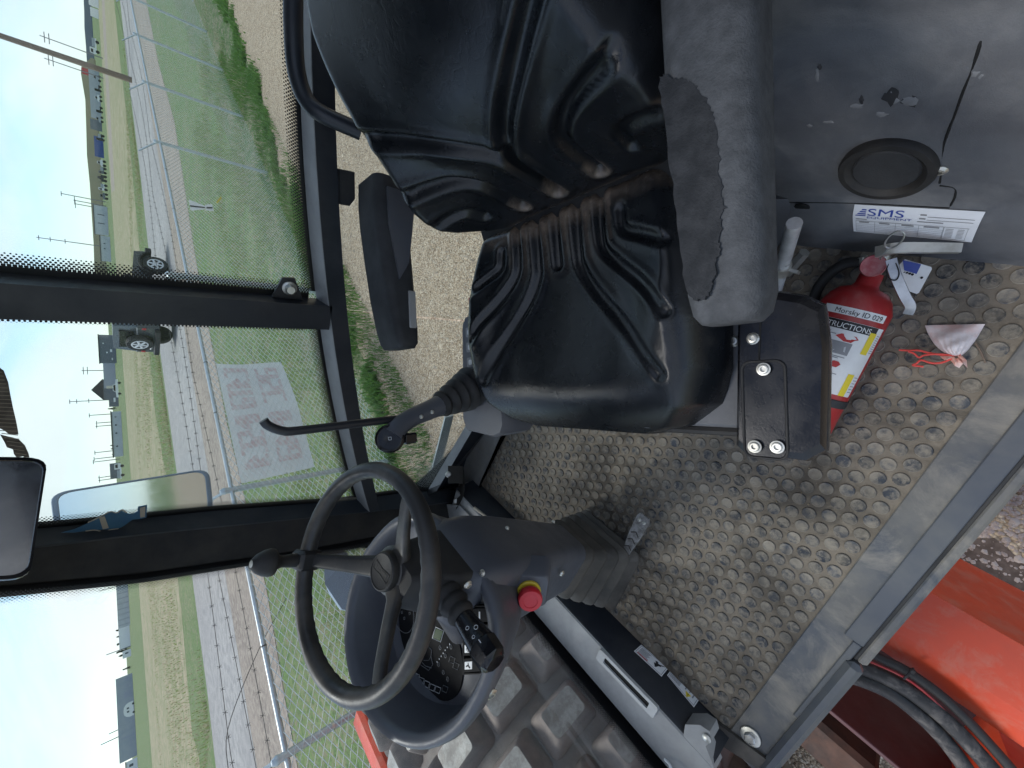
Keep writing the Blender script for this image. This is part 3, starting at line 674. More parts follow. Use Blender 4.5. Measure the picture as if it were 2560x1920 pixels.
# lower door frame on the far side: sloping box tube and floor flange
G0, G1 = at(926, 1057, Y=1.148), at(1013, 909, Y=1.148)
D0, D1 = at(952, 1046, Y=1.10), at(1026, 920, Y=1.10)
K0, K1 = at(971, 1040, Z=1.515), at(1057, 922, Z=1.515)
def ext(a, b_, t): return a + (b_ - a) * t
ts = (-.12, 0, 1, 3.0)
b = MB(); b.loops([[ext(G0, G1, t), ext(D0, D1, t), ext(K0, K1, t), ext(K0, K1, t) * [1, 1, 0] + V3(0, .08, 1.46), ext(G0, G1, t) * [1, 1, 0] + V3(0, .01, 1.46)] for t in ts]); lowr = b.build('lower_rail', 'frame_paint', roller)
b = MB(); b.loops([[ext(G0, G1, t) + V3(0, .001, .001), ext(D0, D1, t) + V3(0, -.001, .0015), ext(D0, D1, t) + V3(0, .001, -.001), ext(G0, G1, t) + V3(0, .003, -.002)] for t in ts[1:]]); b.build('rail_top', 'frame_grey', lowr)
M0, M1 = at(1024, 1078, Z=1.506), at(1091, 927, Z=1.506)
b = MB(); b.loops([[ext(K0, K1, t) * [1, 1, 0] + V3(0, .03, h) for t in (-.3, 2.6)] + [ext(M0, M1, t) * [1, 1, 0] + V3(0, 0, h) for t in (2.6, -.3)] for h in (1.498, 1.5145)]); fl = b.build('floor_flange', 'flange', roller)
p = at(1012, 1051, Z=1.515); b = MB(); b.lathe([(.021, 0), (.021, .004), (.013, .005), (.013, .012)], p, (0, 0, 1), 20); b.build('bolt_head', 'zinc', fl)
Q = [at(x, y, Y=1.26) for x, y in ((922, 1060), (962, 902), (980, 898), (943, 1050))]
b = MB(); b.loops([Q, [p + V3(0, .02, -.01) for p in Q]]); b.build('outer_step_rail', 'galv', roller)
# webbing strap with clips in the corner
c0 = at(968, 1025, Z=1.66); c1 = at(985, 1082, Z=1.60)
P = smooth_path([c0, c0 + (c1 - c0) * .3 + V3(.05, -.03, -.03), c0 + (c1 - c0) * .75 + V3(.045, -.02, -.02), c1], 6)
b = MB(); w_ = V3(.022, .028, -.012); b.loops([[p - w_, p + w_, p + w_ + V3(.003, -.003, .003), p - w_ + V3(.003, -.003, .003)] for p in P]); st = b.build('webbing_strap', 'cloth_strap', roller)
for c in (c0, c1):
    b = MB(); b.lathe([(.012, 0), (.013, .006), (.009, .012)], c, (.6, -.6, .5), 14); b.build('strap_clip', 'zinc', st)
# corner bracket and lever piece on the shelf at the far end
Q = [at(x, y, Z=1.612) for x, y in ((965, 1090), (992, 1092), (1080, 1180), (1045, 1195), (970, 1118))]
b = MB(); b.loops([[p - V3(0, 0, .01) for p in Q], Q]); br = b.build('corner_plate', 'frame_grey', beam)
b = MB(); b.tube([at(1025, 1097, Z=1.622), at(1058, 1122, Z=1.622)], [.006, .004], 8); b.build('shelf_lever', 'card', beam)
b = MB(); b.tube([at(1055, 1158, Z=1.617), at(1068, 1170, Z=1.617)], .006, 8); b.build('shelf_pin', 'zinc', beam)
# near corner: rubber edge strip, grey cap and pin
Q = [at(x, y, Z=1.514) for x, y in ((1540, 1556), (1577, 1583), (1690, 1667), (1655, 1672), (1544, 1602), (1535, 1571))]
b = MB(); b.loops([[p - V3(0, 0, .012) for p in Q], Q]); b.build('rubber_edge', 'rubber_dusty', roller)
Q = [at(x, y, Z=1.600) for x, y in ((1480, 1565), (1512, 1566), (1533, 1580), (1538, 1600), (1524, 1612), (1545, 1665), (1500, 1668), (1470, 1630))]
b = MB(); b.loops([[p - V3(0, 0, .05) for p in Q], Q, ]); cap = b.build('corner_cap', 'frame_grey', roller)
c = at(1527, 1594, Z=1.602); b = MB(); b.lathe([(.010, 0), (.011, .003), (.007, .006)], c, (0, 0, 1), 16); b.build('cap_pin', 'zinc', cap)
b = MB(); P = smooth_path([at(1436, 1640, Z=1.61), at(1448, 1655, Z=1.62), at(1456, 1690, Z=1.64)], 5); b.tube(P, .0035, 8); b.build('screen_trim', 'white_print', ws)

# ---- moulded console behind the seat
rows = [(.149, .193, 1.495), (.158, .200, 1.55), (.176, .216, 1.63), (.190, .227, 1.678), (.204, .239, 1.692), (.213, .245, 1.72), (.232, .257, 1.77), (.250, .271, 1.81), (.263, .282, 1.838), (.285, .292, 1.92), (.305, .305, 2.0), (.318, .318, 2.03), (.335, .335, 2.15), (.40, .40, 2.5), (.48, .48, 2.85)]
def crow(y, k):
    a, c, z = rows[k]; return V3(a + (c - a) * (.336 - y) / .362, y, z)
def cpt(y, z):
    zsr = [r[2] for r in rows]; k = max(0, min(len(rows) - 2, int(np.searchsorted(zsr, z)) - 1)); t = (z - zsr[k]) / (zsr[k + 1] - zsr[k]); return crow(y, k) * (1 - t) + crow(y, k + 1) * t
def csmooth(y, z):
    return sum(cpt(y, z + d) * w for d, w in ((-.012, .2), (-.005, .25), (0, .1), (.005, .25), (.012, .2)))
b = MB(); b.grid(lambda u, v: csmooth(-.34 + 1.24 * v, 1.49 + 1.3 * u) + V3(.006 * (max(0, math.sin(9 * v + 3 * u)) ** 2) * (u > .2), 0, 0), 130, 24)
con = b.build('rear_console', 'console', roller, sharp=60)
def on_console(x, y, lift=.001):
    d = raydir(x, y); t0, t1 = .0001, .01; best = None
    for t in np.linspace(.0004, .0022, 900):
        p = CAM + d * t
        if not 1.5 < p[2] < 2.8: continue
        g = p[0] - csmooth(p[1], p[2])[0]
        if g > 0: return p - V3(lift, 0, 0)
    return CAM + d * .001
# seams
for P in ([(2150, 0), (2132, 46), (2116, 100), (2100, 150), (2080, 200), (2062, 250), (2050, 280), (2040, 310), (2037, 340), (2034, 372), (2030, 395)], [(2030, 400), (2062, 405), (2063, 425), (2052, 446)], [(1672, 436), (1850, 438), (2052, 448)]):
    b = MB(); b.tube(smooth_path([on_console(x, y, .0002) for x, y in P], 4), .0016, 6); b.build('panel_seam', 'dark_hole', con)
c = on_console(1917, 361, 0.002); nrm = unit(V3(-1, -.09, .40))
b = MB(); b.lathe([(.060, -.006), (.0615, .005), (.059, .011), (.051, .0115), (.046, .008), (.043, .0035), (.040, .004), (.0, .0045)], c, nrm, 56); cup = b.build('round_grommet', 'rubber', con)
b = MB(); b.lathe([(.0435, .0027), (.040, .0065), (.02, .0072), (.0, .0072)], c, nrm, 48); b.build('grommet_centre', 'foam_dark', con)
screw(con, on_console(2032, 365, .001), (-1, -.1, .25), .0075, 'zinc')
def scuff(P, m):
    Q = [on_console(x, y, .0009) for x, y in P]; c = sum(Q) / len(Q); b = MB(); b.loops([Q, [c + (p - c) * .8 - V3(.0005, 0, 0) for p in Q]], cap0=False); b.build('scuff', m, con)
def blot(x, y, rx, ry, m, k=11): scuff([(x + rx * math.cos(t) * (1 + .28 * math.sin(5 * t + x)), y + ry * math.sin(t) * (1 + .25 * math.cos(4 * t + y))) for t in np.linspace(0, 6.28, k + 1)[:-1]], m)
for x, y, rx, ry, m in ((1928, 207, 21, 19, 'scuff_dark'), (1928, 209, 16, 14, 'scuff_light'), (1968, 215, 25, 16, 'scuff_dark'), (1967, 217, 20, 12, 'scuff_light'), (1852, 228, 15, 6, 'scuff_light'), (1862, 214, 6, 9, 'scuff_dark'), (1766, 160, 4, 17, 'scuff_light'), (1772, 142, 5, 8, 'scuff_dark'), (1905, 245, 14, 6, 'scuff_light'), (2112, 160, 13, 9, 'scuff_light'), (1790, 262, 12, 3, 'scuff_light'), (1750, 270, 7, 4, 'scuff_light')): blot(x, y, rx, ry, m)
c = on_console(1733, 447, 0); b = MB(); b.lathe([(.013, -.001), (.0135, .001), (.012, .002)], c, (-1, -.1, .2), 24); b.build('plug_hole', 'dark_hole', con)

# ---- drum with pads
DX, DZ, DR = -2.70, .80, .75
b = MB(); prof = [(.60, -.55), (.60, -.585), (.745, -.585), (.75, -.578)] + [(.75, y) for y in np.linspace(-.4, 1.4, 10)] + [(.75, 1.578), (.745, 1.585), (.60, 1.585), (.60, 1.55)]
b.lathe(prof, (DX, 0, DZ), (0, 1, 0), 96); drum = b.build('drum', 'drum_steel', roller)
b = MB(); h0, h1 = DR - .02, DR + .1
def pr(sx, sy, h, n=3): return [(h, y, x) for x, y in rrect(sx, sy, min(sx, sy) * .16, n)]
b.loops([pr(.285, .205, h0), pr(.265, .19, DR + .02), pr(.215, .15, DR + .075), pr(.20, .135, DR + .093), pr(.185, .12, DR + .1)], cap0=False, cap1=False)
k = len(b.f); b.m = [0] * k
b.add(pr(.1851, .1201, DR + .1), [tuple(range(16))], 1)
pad0 = b.build('pad', ['pad_side', 'pad_top'], drum, sharp=32); do = V3(*drum['org']); first = True
pad0.data.transform(Matrix.Translation(Vector(do)))        # the pad's mesh is drawn round the drum axis
for kx in range(-2, 6):
    y = .13 + .255 * kx
    for a in range(16):
        an = R_(17 + 22.5 * a + (11.25 if kx % 2 else 0))
        o = pad0 if first else clone(pad0); first = False
        o.parent = drum; o.location = tuple(V3(DX, y, DZ) - do); o.rotation_euler = (0, -an, 0)
# ---- orange drum frame
b = MB(); b.box((-3.80, .46, 1.27), (.22, 2.50, .22), ch=.03); fr = b.build('drum_frame', 'orange', roller)
for y in (-.70, 1.65):
    b = MB(); b.prism([(-3.9, .62), (-3.72, 1.0), (-3.0, 1.06), (-1.1, 1.06), (-.95, .9), (-1.0, .55), (-3.6, .5)], (0, y, 0), (1, 0, 0), (0, 0, 1), -.06 if y < 0 else .06); b.build('side_beam', 'orange', fr)
b = MB(); R1 = [(-.595, 1.0), (-.75, 1.012), (-.845, .985), (-.86, .88), (-.84, .55), (-.595, .55)]
b.loops([[(x + (.018 if x > -.8 else .02) * (-y - .3), y, z) for x, z in R1] for y in np.linspace(1.64, -.9, 12)]); rear = b.build('rear_beam', 'orange', fr, sharp=15)
b = MB(); b.box((-1.208, .40, .56), (.016, 2.3, .66), ch=.003); b.build('inner_plate', 'shaded_orange', fr)
b = MB(); b.box(at(*zp(1020, 1480, 1700, 1280, 2.572), X=-1.5), (.16, .22, .20), ch=.02); b.build('drive_block', 'rusty', fr)
# ---- hydraulic hoses crossing the frame
def hose(P, r, z0, m='rubber', name='hose'):
    b = MB(); b.tube(smooth_path([at(*zp(x, y, 1700, 1280, 2.572), Z=z) for x, y, z in P], 6), r, 12); return b.build(name, m, roller)
hs = hose([(1120, 850, 1.02), (1300, 945, 1.03), (1480, 1035, 1.035), (1760, 1250, 1.035), (2120, 1640, 1.02), (2300, 1880, 1.0)], .013, 0, 'rubber')
hose([(1000, 950, 1.03), (1180, 1010, 1.04), (1400, 1110, 1.045), (1680, 1310, 1.045), (1990, 1640, 1.03), (2150, 1880, 1.0)], .021, 0, 'hose_rubber')
hose([(950, 1030, 1.04), (1150, 1075, 1.05), (1380, 1180, 1.055), (1640, 1400, 1.05), (1830, 1640, 1.04), (1960, 1880, 1.0)], .020, 0, 'hose_rubber')
hose([(1150, 930, 1.035), (1500, 1100, 1.045), (1860, 1440, 1.04), (2060, 1650, 1.02)], .0035, 0, 'red_paint', 'cable')
tp = at(*zp(1470, 1040, 1700, 1280, 2.572), Z=1.047); b = MB()
b.tube([tp + V3(.02 * math.cos(a), .004 * math.sin(a), .02 * math.sin(a)) for a in np.linspace(0, 6.28, 16)[:-1]], .003, 6, closed=True); b.box(tp + V3(.02, 0, .012), (.012, .010, .012), ch=.002); b.build('cable_tie', 'rubber', hs)

# work lamp and its arm outside the windscreen, far side
lamp = MB(); Q = [at(x, y, X=-1.86) for x, y in ((700, 1228), (722, 1210), (792, 1212), (800, 1240), (790, 1275), (748, 1318), (738, 1316), (702, 1262))]
lamp.loops([Q, [p + V3(-.02, 0, -.002) + (p - sum(Q) / 8) * -.06 for p in Q], [p + V3(-.12, .04, -.01) + (p - sum(Q) / 8) * -.35 for p in Q]]); wl = lamp.build('work_lamp', 'blue_grey', roller)
Q2 = [at(x, y, X=-1.855) for x, y in ((690, 1190), (722, 1176), (752, 1196), (740, 1206), (712, 1208), (702, 1222))]
b = MB(); b.loops([Q2, [p + V3(-.03, 0, 0) for p in Q2]]); b.build('lamp_bracket', 'frame_paint', wl)
b = MB(); b.tube([at(795, 1135, X=-1.95), at(834, 1180, X=-1.9), at(850, 1215, X=-1.9)], .020, 12); b.build('lamp_arm', 'galv', wl)

# ================================================================== SEAT
YA = R_(27); SF = V3(-math.cos(YA), -math.sin(YA), 0); SL = V3(-math.sin(YA), math.cos(YA), 0); UP = V3(0, 0, 1)
SB = V3(.068, .595, 2.0)
def sp(u, v, w): return SB + SF * u + SL * v + UP * w
seat = thing('operator_seat', 'black vinyl bucket seat with grooved cushions and worn grey armrests', 'seat', SB * [1, 1, 0] + V3(0, 0, MATZ))
def seg_d(P, A, B):
    A = np.array(A); B = np.array(B); d = B - A; t = np.clip(((P - A) @ d) / (d @ d), 0, 1); return np.linalg.norm(P - (A + t[:, None] * d), axis=1)
def poly_d(P, L): return np.min([seg_d(P, L[i], L[i + 1]) for i in range(len(L) - 1)], axis=0)
def crv(L, k=11): return [tuple(p[:2]) for p in smooth_path([(*p, 0) for p in L], k)]
def fullness(P, spec):
    h = np.zeros(len(P))
    for L, w, dep, taper in spec:
        L = crv(L); d = poly_d(P, L); h -= dep * np.exp(-(d / w) ** 4) - .28 * dep * np.exp(-((d - 1.75 * w) / (.75 * w)) ** 2)
    return h
# cushion --------------------------------------------------------
N = 150
a_, b_ = np.meshgrid(np.linspace(0, 1, N + 1), np.linspace(-1, 1, N + 1), indexing='ij'); a_ = a_.ravel(); b_ = b_.ravel()
def cush_half(u):     # half width along the depth
    return np.interp(u, [0, .06, .16, .26, .34, .40, .44, .457], [.235, .258, .282, .290, .287, .270, .228, .165])
uu = .458 * (1 - (1 - a_) ** 1.0); uu = np.where(uu > .40, .40 + .058 * np.sin((uu - .40) / .058 * math.pi / 2), uu)
vv = np.sign(b_) * (1 - (1 - abs(b_)) ** 1.35) * cush_half(uu)
P2 = np.stack([vv, uu], 1)
rel = abs(vv) / cush_half(uu)
top = .012 - .020 * np.exp(-((uu - .22) / .16) ** 2) * np.exp(-(vv / .12) ** 2) + .030 * np.clip((abs(vv) - .13) / .1, 0, 1) ** 1.5 * np.exp(-((uu - .20) / .17) ** 2)
top += -.075 * np.clip((uu - .33) / .128, 0, 1) ** 2.6
top += -.085 * np.clip((rel - .80) / .20, 0, 1) ** 2.6 - .03 * np.clip((.03 - uu) / .03, 0, 1) ** 2
gro = []
for s in (-1, 1):
    gro += [([(s * .052, .012), (s * .052, .10), (s * .056, .135), (s * .085, .185), (s * .15, .26), (s * .215, .345)], .010, .0125, 0),
            ([(s * .105, .012), (s * .105, .085), (s * .112, .118), (s * .14, .15), (s * .20, .205), (s * .235, .25)], .0095, .0115, 0),
            ([(s * .150, .060), (s * .156, .095), (s * .19, .115), (s * .235, .14)], .009, .008, 0)]
gro.append(([(0, .012), (0, .12)], .0095, .012, 0))
fade = np.clip((.98 - rel) / .2, 0, 1)
top += fullness(P2, gro) * fade * np.clip(1.05 - uu / .55, 0, 1)
top += .010 * np.exp(-((uu - .27) / .07) ** 2) * np.exp(-((abs(vv) - .21) / .03) ** 2)
b = MB(); vs = [sp(u - .012, v + .019, w) for u, v, w in zip(uu, vv, top)]
n1 = N + 1; fs = [(i * n1 + j, i * n1 + j + 1, (i + 1) * n1 + j + 1, (i + 1) * n1 + j) for i in range(N) for j in range(N)]
b.add(vs, fs)
edge = [i * n1 for i in range(n1)] + [N * n1 + j for j in range(1, n1)] + [i * n1 + N for i in range(N - 1, -1, -1)]
base = len(b.v); cu, cv = .21, .019; ring = []
for k, dz in ((1.012, -.022), (1.0, -.055), (.94, -.09)):
    ring.append([len(b.v) + q_ for q_ in range(len(edge))])
    b.add([sp(cu + (uu[e] - .012 - cu) * k, cv + vv[e] * k, min(top[e] + dz, top[e] - .004) if k > 1 else -.06 + dz * .9) for e in edge], [])
prev = edge
for r in ring:
    b.f += [(prev[q_], prev[q_ + 1], r[q_ + 1], r[q_]) for q_ in range(len(edge) - 1)]; prev = r
pd_ = [np.exp(-(poly_d(P2, crv(L)) / .02) ** 2) for L, *_ in gro]; slot = np.max(pd_, axis=0)
gg = np.clip((.055 - uu) / .05, 0, 1) * .9 + .75 * np.clip(1 - slot * 1.5, 0, 1) * (abs(vv) < .13) * np.clip((.15 - uu) / .1, 0, 1) + .5 * slot * (abs(vv) < .13) * np.clip((.06 - uu) / .05, 0, 1)
b.gr = list(np.clip(gg, 0, 1)); b.m = [0] * len(b.f); b.build('cushion', 'vinyl', seat, sharp=80)
tb = MB(); tp = at(1399, 919, pl=(sp(.45, 0, -.05), unit(SF + UP * .5))); tb.add([tp + SL * x + UP * y + SF * .004 for x, y in ((-.006, 0), (0, .003), (.007, .001), (.004, -.003), (-.002, -.002))], [(0, 1, 2, 3, 4)])
tb.build('torn_spot', 'white_print', seat)
# backrest -------------------------------------------------------
def back_pt(s, v, off):          # s along the back's own height, with its curve
    ang = lambda q: R_(6 + 34 * min(1, max(0, (q - .12) / .23)) + 38 * min(1, max(0, (q - .35) / .2)))
    k = 24; x = z = 0.
    for i in range(k): an = ang((i + .5) / k * s); x += math.sin(an) * s / k; z += math.cos(an) * s / k
    an = ang(s); return SB + SL * (v - .035) - SF * (x - .0) + UP * (z + .005) + (SF * math.cos(an) + UP * math.sin(an)) * off
NB, NS = 130, 150
def back_half(s): return np.interp(s, [0, .04, .10, .15, .20, .25, .30, .40, .48, .54, .60], [.20, .245, .275, .285, .275, .252, .24, .228, .215, .18, .09])
ss, bb_ = np.meshgrid(np.linspace(-.012, .60, NS + 1), np.linspace(-1, 1, NB + 1), indexing='ij'); ss = ss.ravel(); bb_ = bb_.ravel()
bv = np.sign(bb_) * (1 - (1 - abs(bb_)) ** 1.3) * back_half(ss); rel = abs(bv) / back_half(ss)
off = .040 * np.clip((abs(bv) - .12) / .12, 0, 1) ** 1.4 * np.exp(-((ss - .17) / .17) ** 2) + .010 * np.exp(-((ss - .30) / .12) ** 2) * np.exp(-(bv / .13) ** 2)
off += -.085 * np.clip((rel - .80) / .2, 0, 1) ** 2.4 - .05 * np.clip((ss - .53) / .07, 0, 1) ** 2 - .015 * np.clip((.02 - ss) / .03, 0, 1) ** 2
gb_ = []
for s in (-1, 1):
    gb_ += [([(0, .055), (0, .155), (s * .012, .195), (s * .05, .235), (s * .12, .285), (s * .20, .335)], .011, .0135, 0),
            ([(s * .088, .055), (s * .088, .135), (s * .100, .170), (s * .140, .20), (s * .225, .235)], .0105, .0135, 0),
            ([(s * .165, .085), (s * .172, .125), (s * .20, .145), (s * .235, .155)], .010, .009, 0)]
P2 = np.stack([bv, ss], 1); off += fullness(P2, gb_) * np.clip((.98 - rel) / .22, 0, 1)
b = MB(); vs = [back_pt(s, v, o_) for s, v, o_ in zip(ss, bv, off)]; n1 = NB + 1
b.add(vs, [(i * n1 + j, i * n1 + j + 1, (i + 1) * n1 + j + 1, (i + 1) * n1 + j) for i in range(NS) for j in range(NB)])
edge = [i * n1 for i in range(NS + 1)] + [NS * n1 + j for j in range(1, n1)] + [i * n1 + NB for i in range(NS - 1, -1, -1)] + [j for j in range(NB - 1, -1, -1)]
prev = edge
for k, o_ in ((1.01, -.05 - .06), (.97, -.15)):
    r = [len(b.v) + q_ for q_ in range(len(edge))]
    b.add([back_pt(.28 + (ss[e] - .28) * k, bv[e] * k, o_ if k > 1 else -.14) for e in edge], [])
    b.f += [(prev[q_], prev[q_ + 1], r[q_ + 1], r[q_]) for q_ in range(len(edge) - 1)]; prev = r
sl_ = np.min([poly_d(P2, [(v_, .055), (v_, .155)]) for v_ in (0, .088, -.088)], axis=0)
ends = np.exp(-((sl_ - .0135) / .0042) ** 2) * np.clip((.088 - ss) / .02, 0, 1)
b.gr = list(np.clip(ends * .9 + np.clip((.018 - ss) / .02, 0, 1) * .8, 0, 1)); b.f.append(tuple(prev)); b.m = [0] * len(b.f); b.build('backrest', 'vinyl', seat, sharp=80)
# armrests -------------------------------------------------------
def armrest(v0, L, m='foam', name='armrest'):
    # L: list of (u, z_top, halfwidth, thickness, dv)
    b = MB(); Lp = []
    for u, zt, hw, th, dv in L:
        pr_ = rrect(2 * hw, th, min(hw, th / 2) * .55, 4); Lp.append([sp(u, v0 + dv + x, zt - th / 2 + y) for x, y in pr_])
    b.loops(Lp); return b.build(name, m, seat, sharp=60)
near_arm = armrest(-.352, [(-.28, .238, .046, .085, .0), (-.12, .240, .046, .088, 0), (.02, .240, .044, .088, -.001), (.12, .240, .040, .085, -.004), (.20, .239, .037, .08, -.007), (.255, .236, .036, .073, -.009), (.276, .232, .032, .062, -.009), (.285, .226, .025, .045, -.009)])
far_arm = armrest(.385, [(-.13, .222, .050, .07, 0), (-.08, .224, .054, .08, 0), (-.03, .222, .055, .082, 0), (.05, .214, .055, .078, 0), (.14, .203, .055, .070, 0), (.21, .190, .055, .060, 0), (.24, .182, .052, .052, 0), (.252, .176, .044, .04, 0)], 'foam_dark')
b = MB(); b.loops([[sp(u, v_, w) for u, w in ((-.10, .20), (-.02, .20), (.10, .18), (.06, .155), (.0, .145), (-.10, .13))] for v_ in (.345, .325)]); b.build('armrest_bracket', 'plastic', far_arm)
b = MB(); b.box(sp(.165, .328, .150), (.085, .006, .018), np.array([SF, SL, UP]).T, ch=.002); b.build('adjuster_strip', 'frame_grey', far_arm)
Pj = [(1424, 172), (1432, 163), (1447, 166), (1460, 172), (1478, 170), (1492, 178), (1505, 186), (1514, 202), (1526, 214), (1533, 232), (1541, 246), (1544, 268), (1551, 290), (1549, 318), (1556, 344), (1552, 372), (1561, 396), (1559, 424), (1564, 448), (1557, 470), (1561, 494), (1551, 516), (1556, 540), (1546, 562), (1549, 588), (1541, 606), (1536, 630), (1524, 646), (1500, 650), (1482, 628), (1472, 560), (1463, 480), (1452, 400), (1441, 320), (1432, 240)]
Pj = [tuple(np.array(p0) * (1 - t) + np.array(p1) * t + rng.normal(0, 1.7, 2)) for p0, p1 in zip(Pj, Pj[1:] + Pj[:1]) for t in (0, .25, .5, .75)]      # ragged torn edge
Q = [at(x, y, Z=2.2400) for x, y in Pj]; b = MB(); b.loops([[p - UP * .004 for p in Q], [p + UP * .0006 for p in Q]], cap0=False); b.build('worn_patch', 'foam_worn', near_arm)
# arm hinge brackets and recliner lever
b = MB(); b.loops([[sp(u, -.335, w) for u, w in ((-.16, .06), (.0, .06), (-.01, .14), (-.05, .19), (-.16, .20))], [sp(u, -.318, w) for u, w in ((-.16, .06), (.0, .06), (-.01, .14), (-.05, .19), (-.16, .20))]]); hb = b.build('hinge_bracket', 'console', seat)
b = MB(); b.tube(smooth_path([sp(-.12, -.345, .20), sp(-.08, -.35, .215), sp(-.03, -.347, .20), sp(-.01, -.345, .16)], 5), .008, 10); b.build('recliner_lever', 'plastic_black', hb)
# seat pan between cushion and control box, with screws
b = MB(); Rm = np.array([SF, SL, UP]).T
b.box(sp(.19, -.01, -.10), (.48, .56, .024), Rm, ch=.006); pan = b.build('seat_pan', 'console', seat)
for u in (.240, .285): screw(pan, sp(u, -.272, -.088), (0, 0, 1), .0075, 'zinc')
b = MB(); b.tube([sp(.436, -.285, -.098), sp(.438, -.1, -.098), sp(.438, .2, -.098)], .008, 8); b.build('pan_edge', 'rubber', pan)
b = MB(); b.loops([[sp(u, v, w) for u, w in ((-.09, .03), (.05, -.02), (.09, -.09), (-.09, -.11))] for v in (-.24, .245)]); b.build('seat_frame', 'rubber', seat)
b = MB(); b.loops([[sp(u * k, v * k, w) for u, v in ((-.17, -.2), (.24, -.2), (.24, .2), (-.17, .2))] for w, k in ((-.11, 1), (-.2, .92), (-.24, 1.0), (-.32, .92), (-.36, 1.0), (-.46, .9))]); b.build('suspension_boot', 'rubber', seat)
b = MB(); b.box(sp(.03, -.02, -.483), (.5, .42, .036), Rm, ch=.006); b.build('seat_base', 'frame_paint', seat)
# control box on the near side
W0 = -.050
def podloop(w, k, dz=0):
    pts = [(.455, -.279), (.466, -.290), (.470, -.372), (.452, -.396), (.30, -.402), (.245, -.398), (.228, -.375), (.205, -.31), (.215, -.290), (.235, -.288)]
    cx, cy = .345, -.342; return [sp(cx + (u - cx) * k, cy + (v - cy) * k, w) for u, v in pts]
b = MB(); b.loops([podloop(-.15, .84), podloop(-.12, .92), podloop(W0 - .024, 1.0), podloop(W0 - .008, .97), podloop(W0, .88)]); pod = b.build('control_box', 'plastic_black', seat, sharp=30)
lidc = sp(.394, -.323, W0); lid = rrect(.142, .054, .012, 5)
b = MB(); b.prism(lid, lidc + UP * .0004, SF, SL, .0045); lidp = b.build('box_lid', 'plastic_black', seat)
b = MB(); Lo = [lidc + SF * x * 1.025 + SL * y * 1.05 + UP * .0012 for x, y in lid]; b.tube(Lo, .0020, 6, closed=True); b.build('lid_gasket', 'rubber', pod)
for u, v in ((-.061, -.002), (.056, .013), (.054, -.0165)):
    b = MB(); b.lathe([(.0095, .0), (.0095, .0018), (.0075, .0022), (.0065, .0042), (.0052, .0046), (.0038, .0044), (.0034, .001)], lidc + SF * u + SL * v + UP * .0045, UP, 22); b.build('screw', 'zinc', lidp)
screw(pod, sp(.286, -.311, W0), (0, 0, 1), .007, 'zinc')
b = MB(); b.tube([sp(.322, -.318, W0 + .0005), sp(.26, -.322, W0 + .0003), sp(.225, -.326, W0 - .003)], .0013, 6); b.build('box_seam', 'dark_hole', pod)
# right-hand control box with printed marks, far side
b = MB(); pts = [(.47, .25), (.48, .28), (.47, .385), (.44, .40), (.18, .385), (.16, .37), (.16, .27), (.18, .25), (.45, .24)]
b.loops([[sp(.31 + (u - .31) * k, .32 + (v - .32) * k, w) for u, v in pts] for w, k in ((-.17, .9), (-.14, 1), (-.045, 1), (-.035, .97))]); pod2 = b.build('joystick_box', 'plastic', seat, sharp=30)
for u in (.205, .245, .285):
    b = MB(); b.prism(rrect(.026, .03, .004, 2), sp(u, .355, -.0345), SF, SL, .001); b.build('control_label', 'grey_print', pod2)
    b = MB(); b.prism(rrect(.014, .014, .004, 2), sp(u, .355, -.0333), SF, SL, .0006); b.build('label_symbol', 'mark_white', pod2)
b = MB(); b.box(sp(.128, .325, -.06), (.03, .022, .07), Rm, ch=.004); bk = b.build('belt_buckle', 'rubber', seat)
b = MB(); b.box(sp(.128, .325, -.022), (.018, .014, .010), Rm, ch=.002); b.build('buckle_button', 'estop_red', bk)

# ---- joystick
jp = lambda u, v, w: sp(u, v, w)
joy = thing('joystick', 'black joystick with ribbed rubber boot and round thumb knob on far control box', 'joystick', sp(.39, .34, -.04))
ax0, ax1 = sp(.350, .345, -.035), sp(.392, .335, .088); axd = unit(ax1 - ax0); Lg = np.linalg.norm(ax1 - ax0); pf = []
for k in range(5):
    h = Lg * k / 5; r = .058 - .0062 * k; pf += [(r * .74, h), (r, h + Lg * .07), (r * .98, h + Lg * .10), (r * .72, h + Lg * .18)]
b = MB(); b.lathe(pf + [(.020, Lg)], ax0, axd, 28); b.build('boot', 'rubber', joy, sharp=70)
gp = smooth_path([ax1 - axd * .01, sp(.400, .333, .118), sp(.412, .331, .162), sp(.428, .329, .195), sp(.446, .328, .213)], 6); n_ = len(gp)
b = MB(); b.tube(gp, [.0255 - .004 * math.sin(math.pi * i / n_) for i in range(n_)], 14); grip = b.build('grip', 'plastic', joy, sharp=70)
kd = unit(CAM - sp(.452, .328, .222)); kd = unit(kd + V3(0, 0, .0))
b = MB(); b.lathe([(.022, -.03), (.029, -.018), (.0315, -.004), (.031, .008), (.027, .0115), (.023, .012), (.007, .0095), (.0, .009)], sp(.452, .328, .220), kd, 30); kn = b.build('thumb_knob', 'plastic_black', joy, sharp=45)
b = MB(); kc = sp(.452, .328, .220) + kd * .0108; ka = unit(np.cross(kd, UP)); kb = np.cross(kd, ka)
for s in (0, 1, 2, 3):
    e = [(-1, -1), (1, -1), (1, 1), (-1, 1)]; p0, p1 = e[s], e[(s + 1) % 4]; b.tube([kc + ka * p0[0] * .003 + kb * p0[1] * .003, kc + ka * p1[0] * .003 + kb * p1[1] * .003], .0007, 4)
b.build('knob_mark', 'mark_white', kn)
b = MB(); b.box(sp(.456, .318, .178), (.024, .018, .032), Rm, ch=.004); b.build('trigger', 'plastic_black', joy)
for u, v, w in ((.402, .309, .122), (.410, .308, .152)): screw(grip, sp(u, v, w), unit(-SL + UP * .2), .0038, 'zinc')
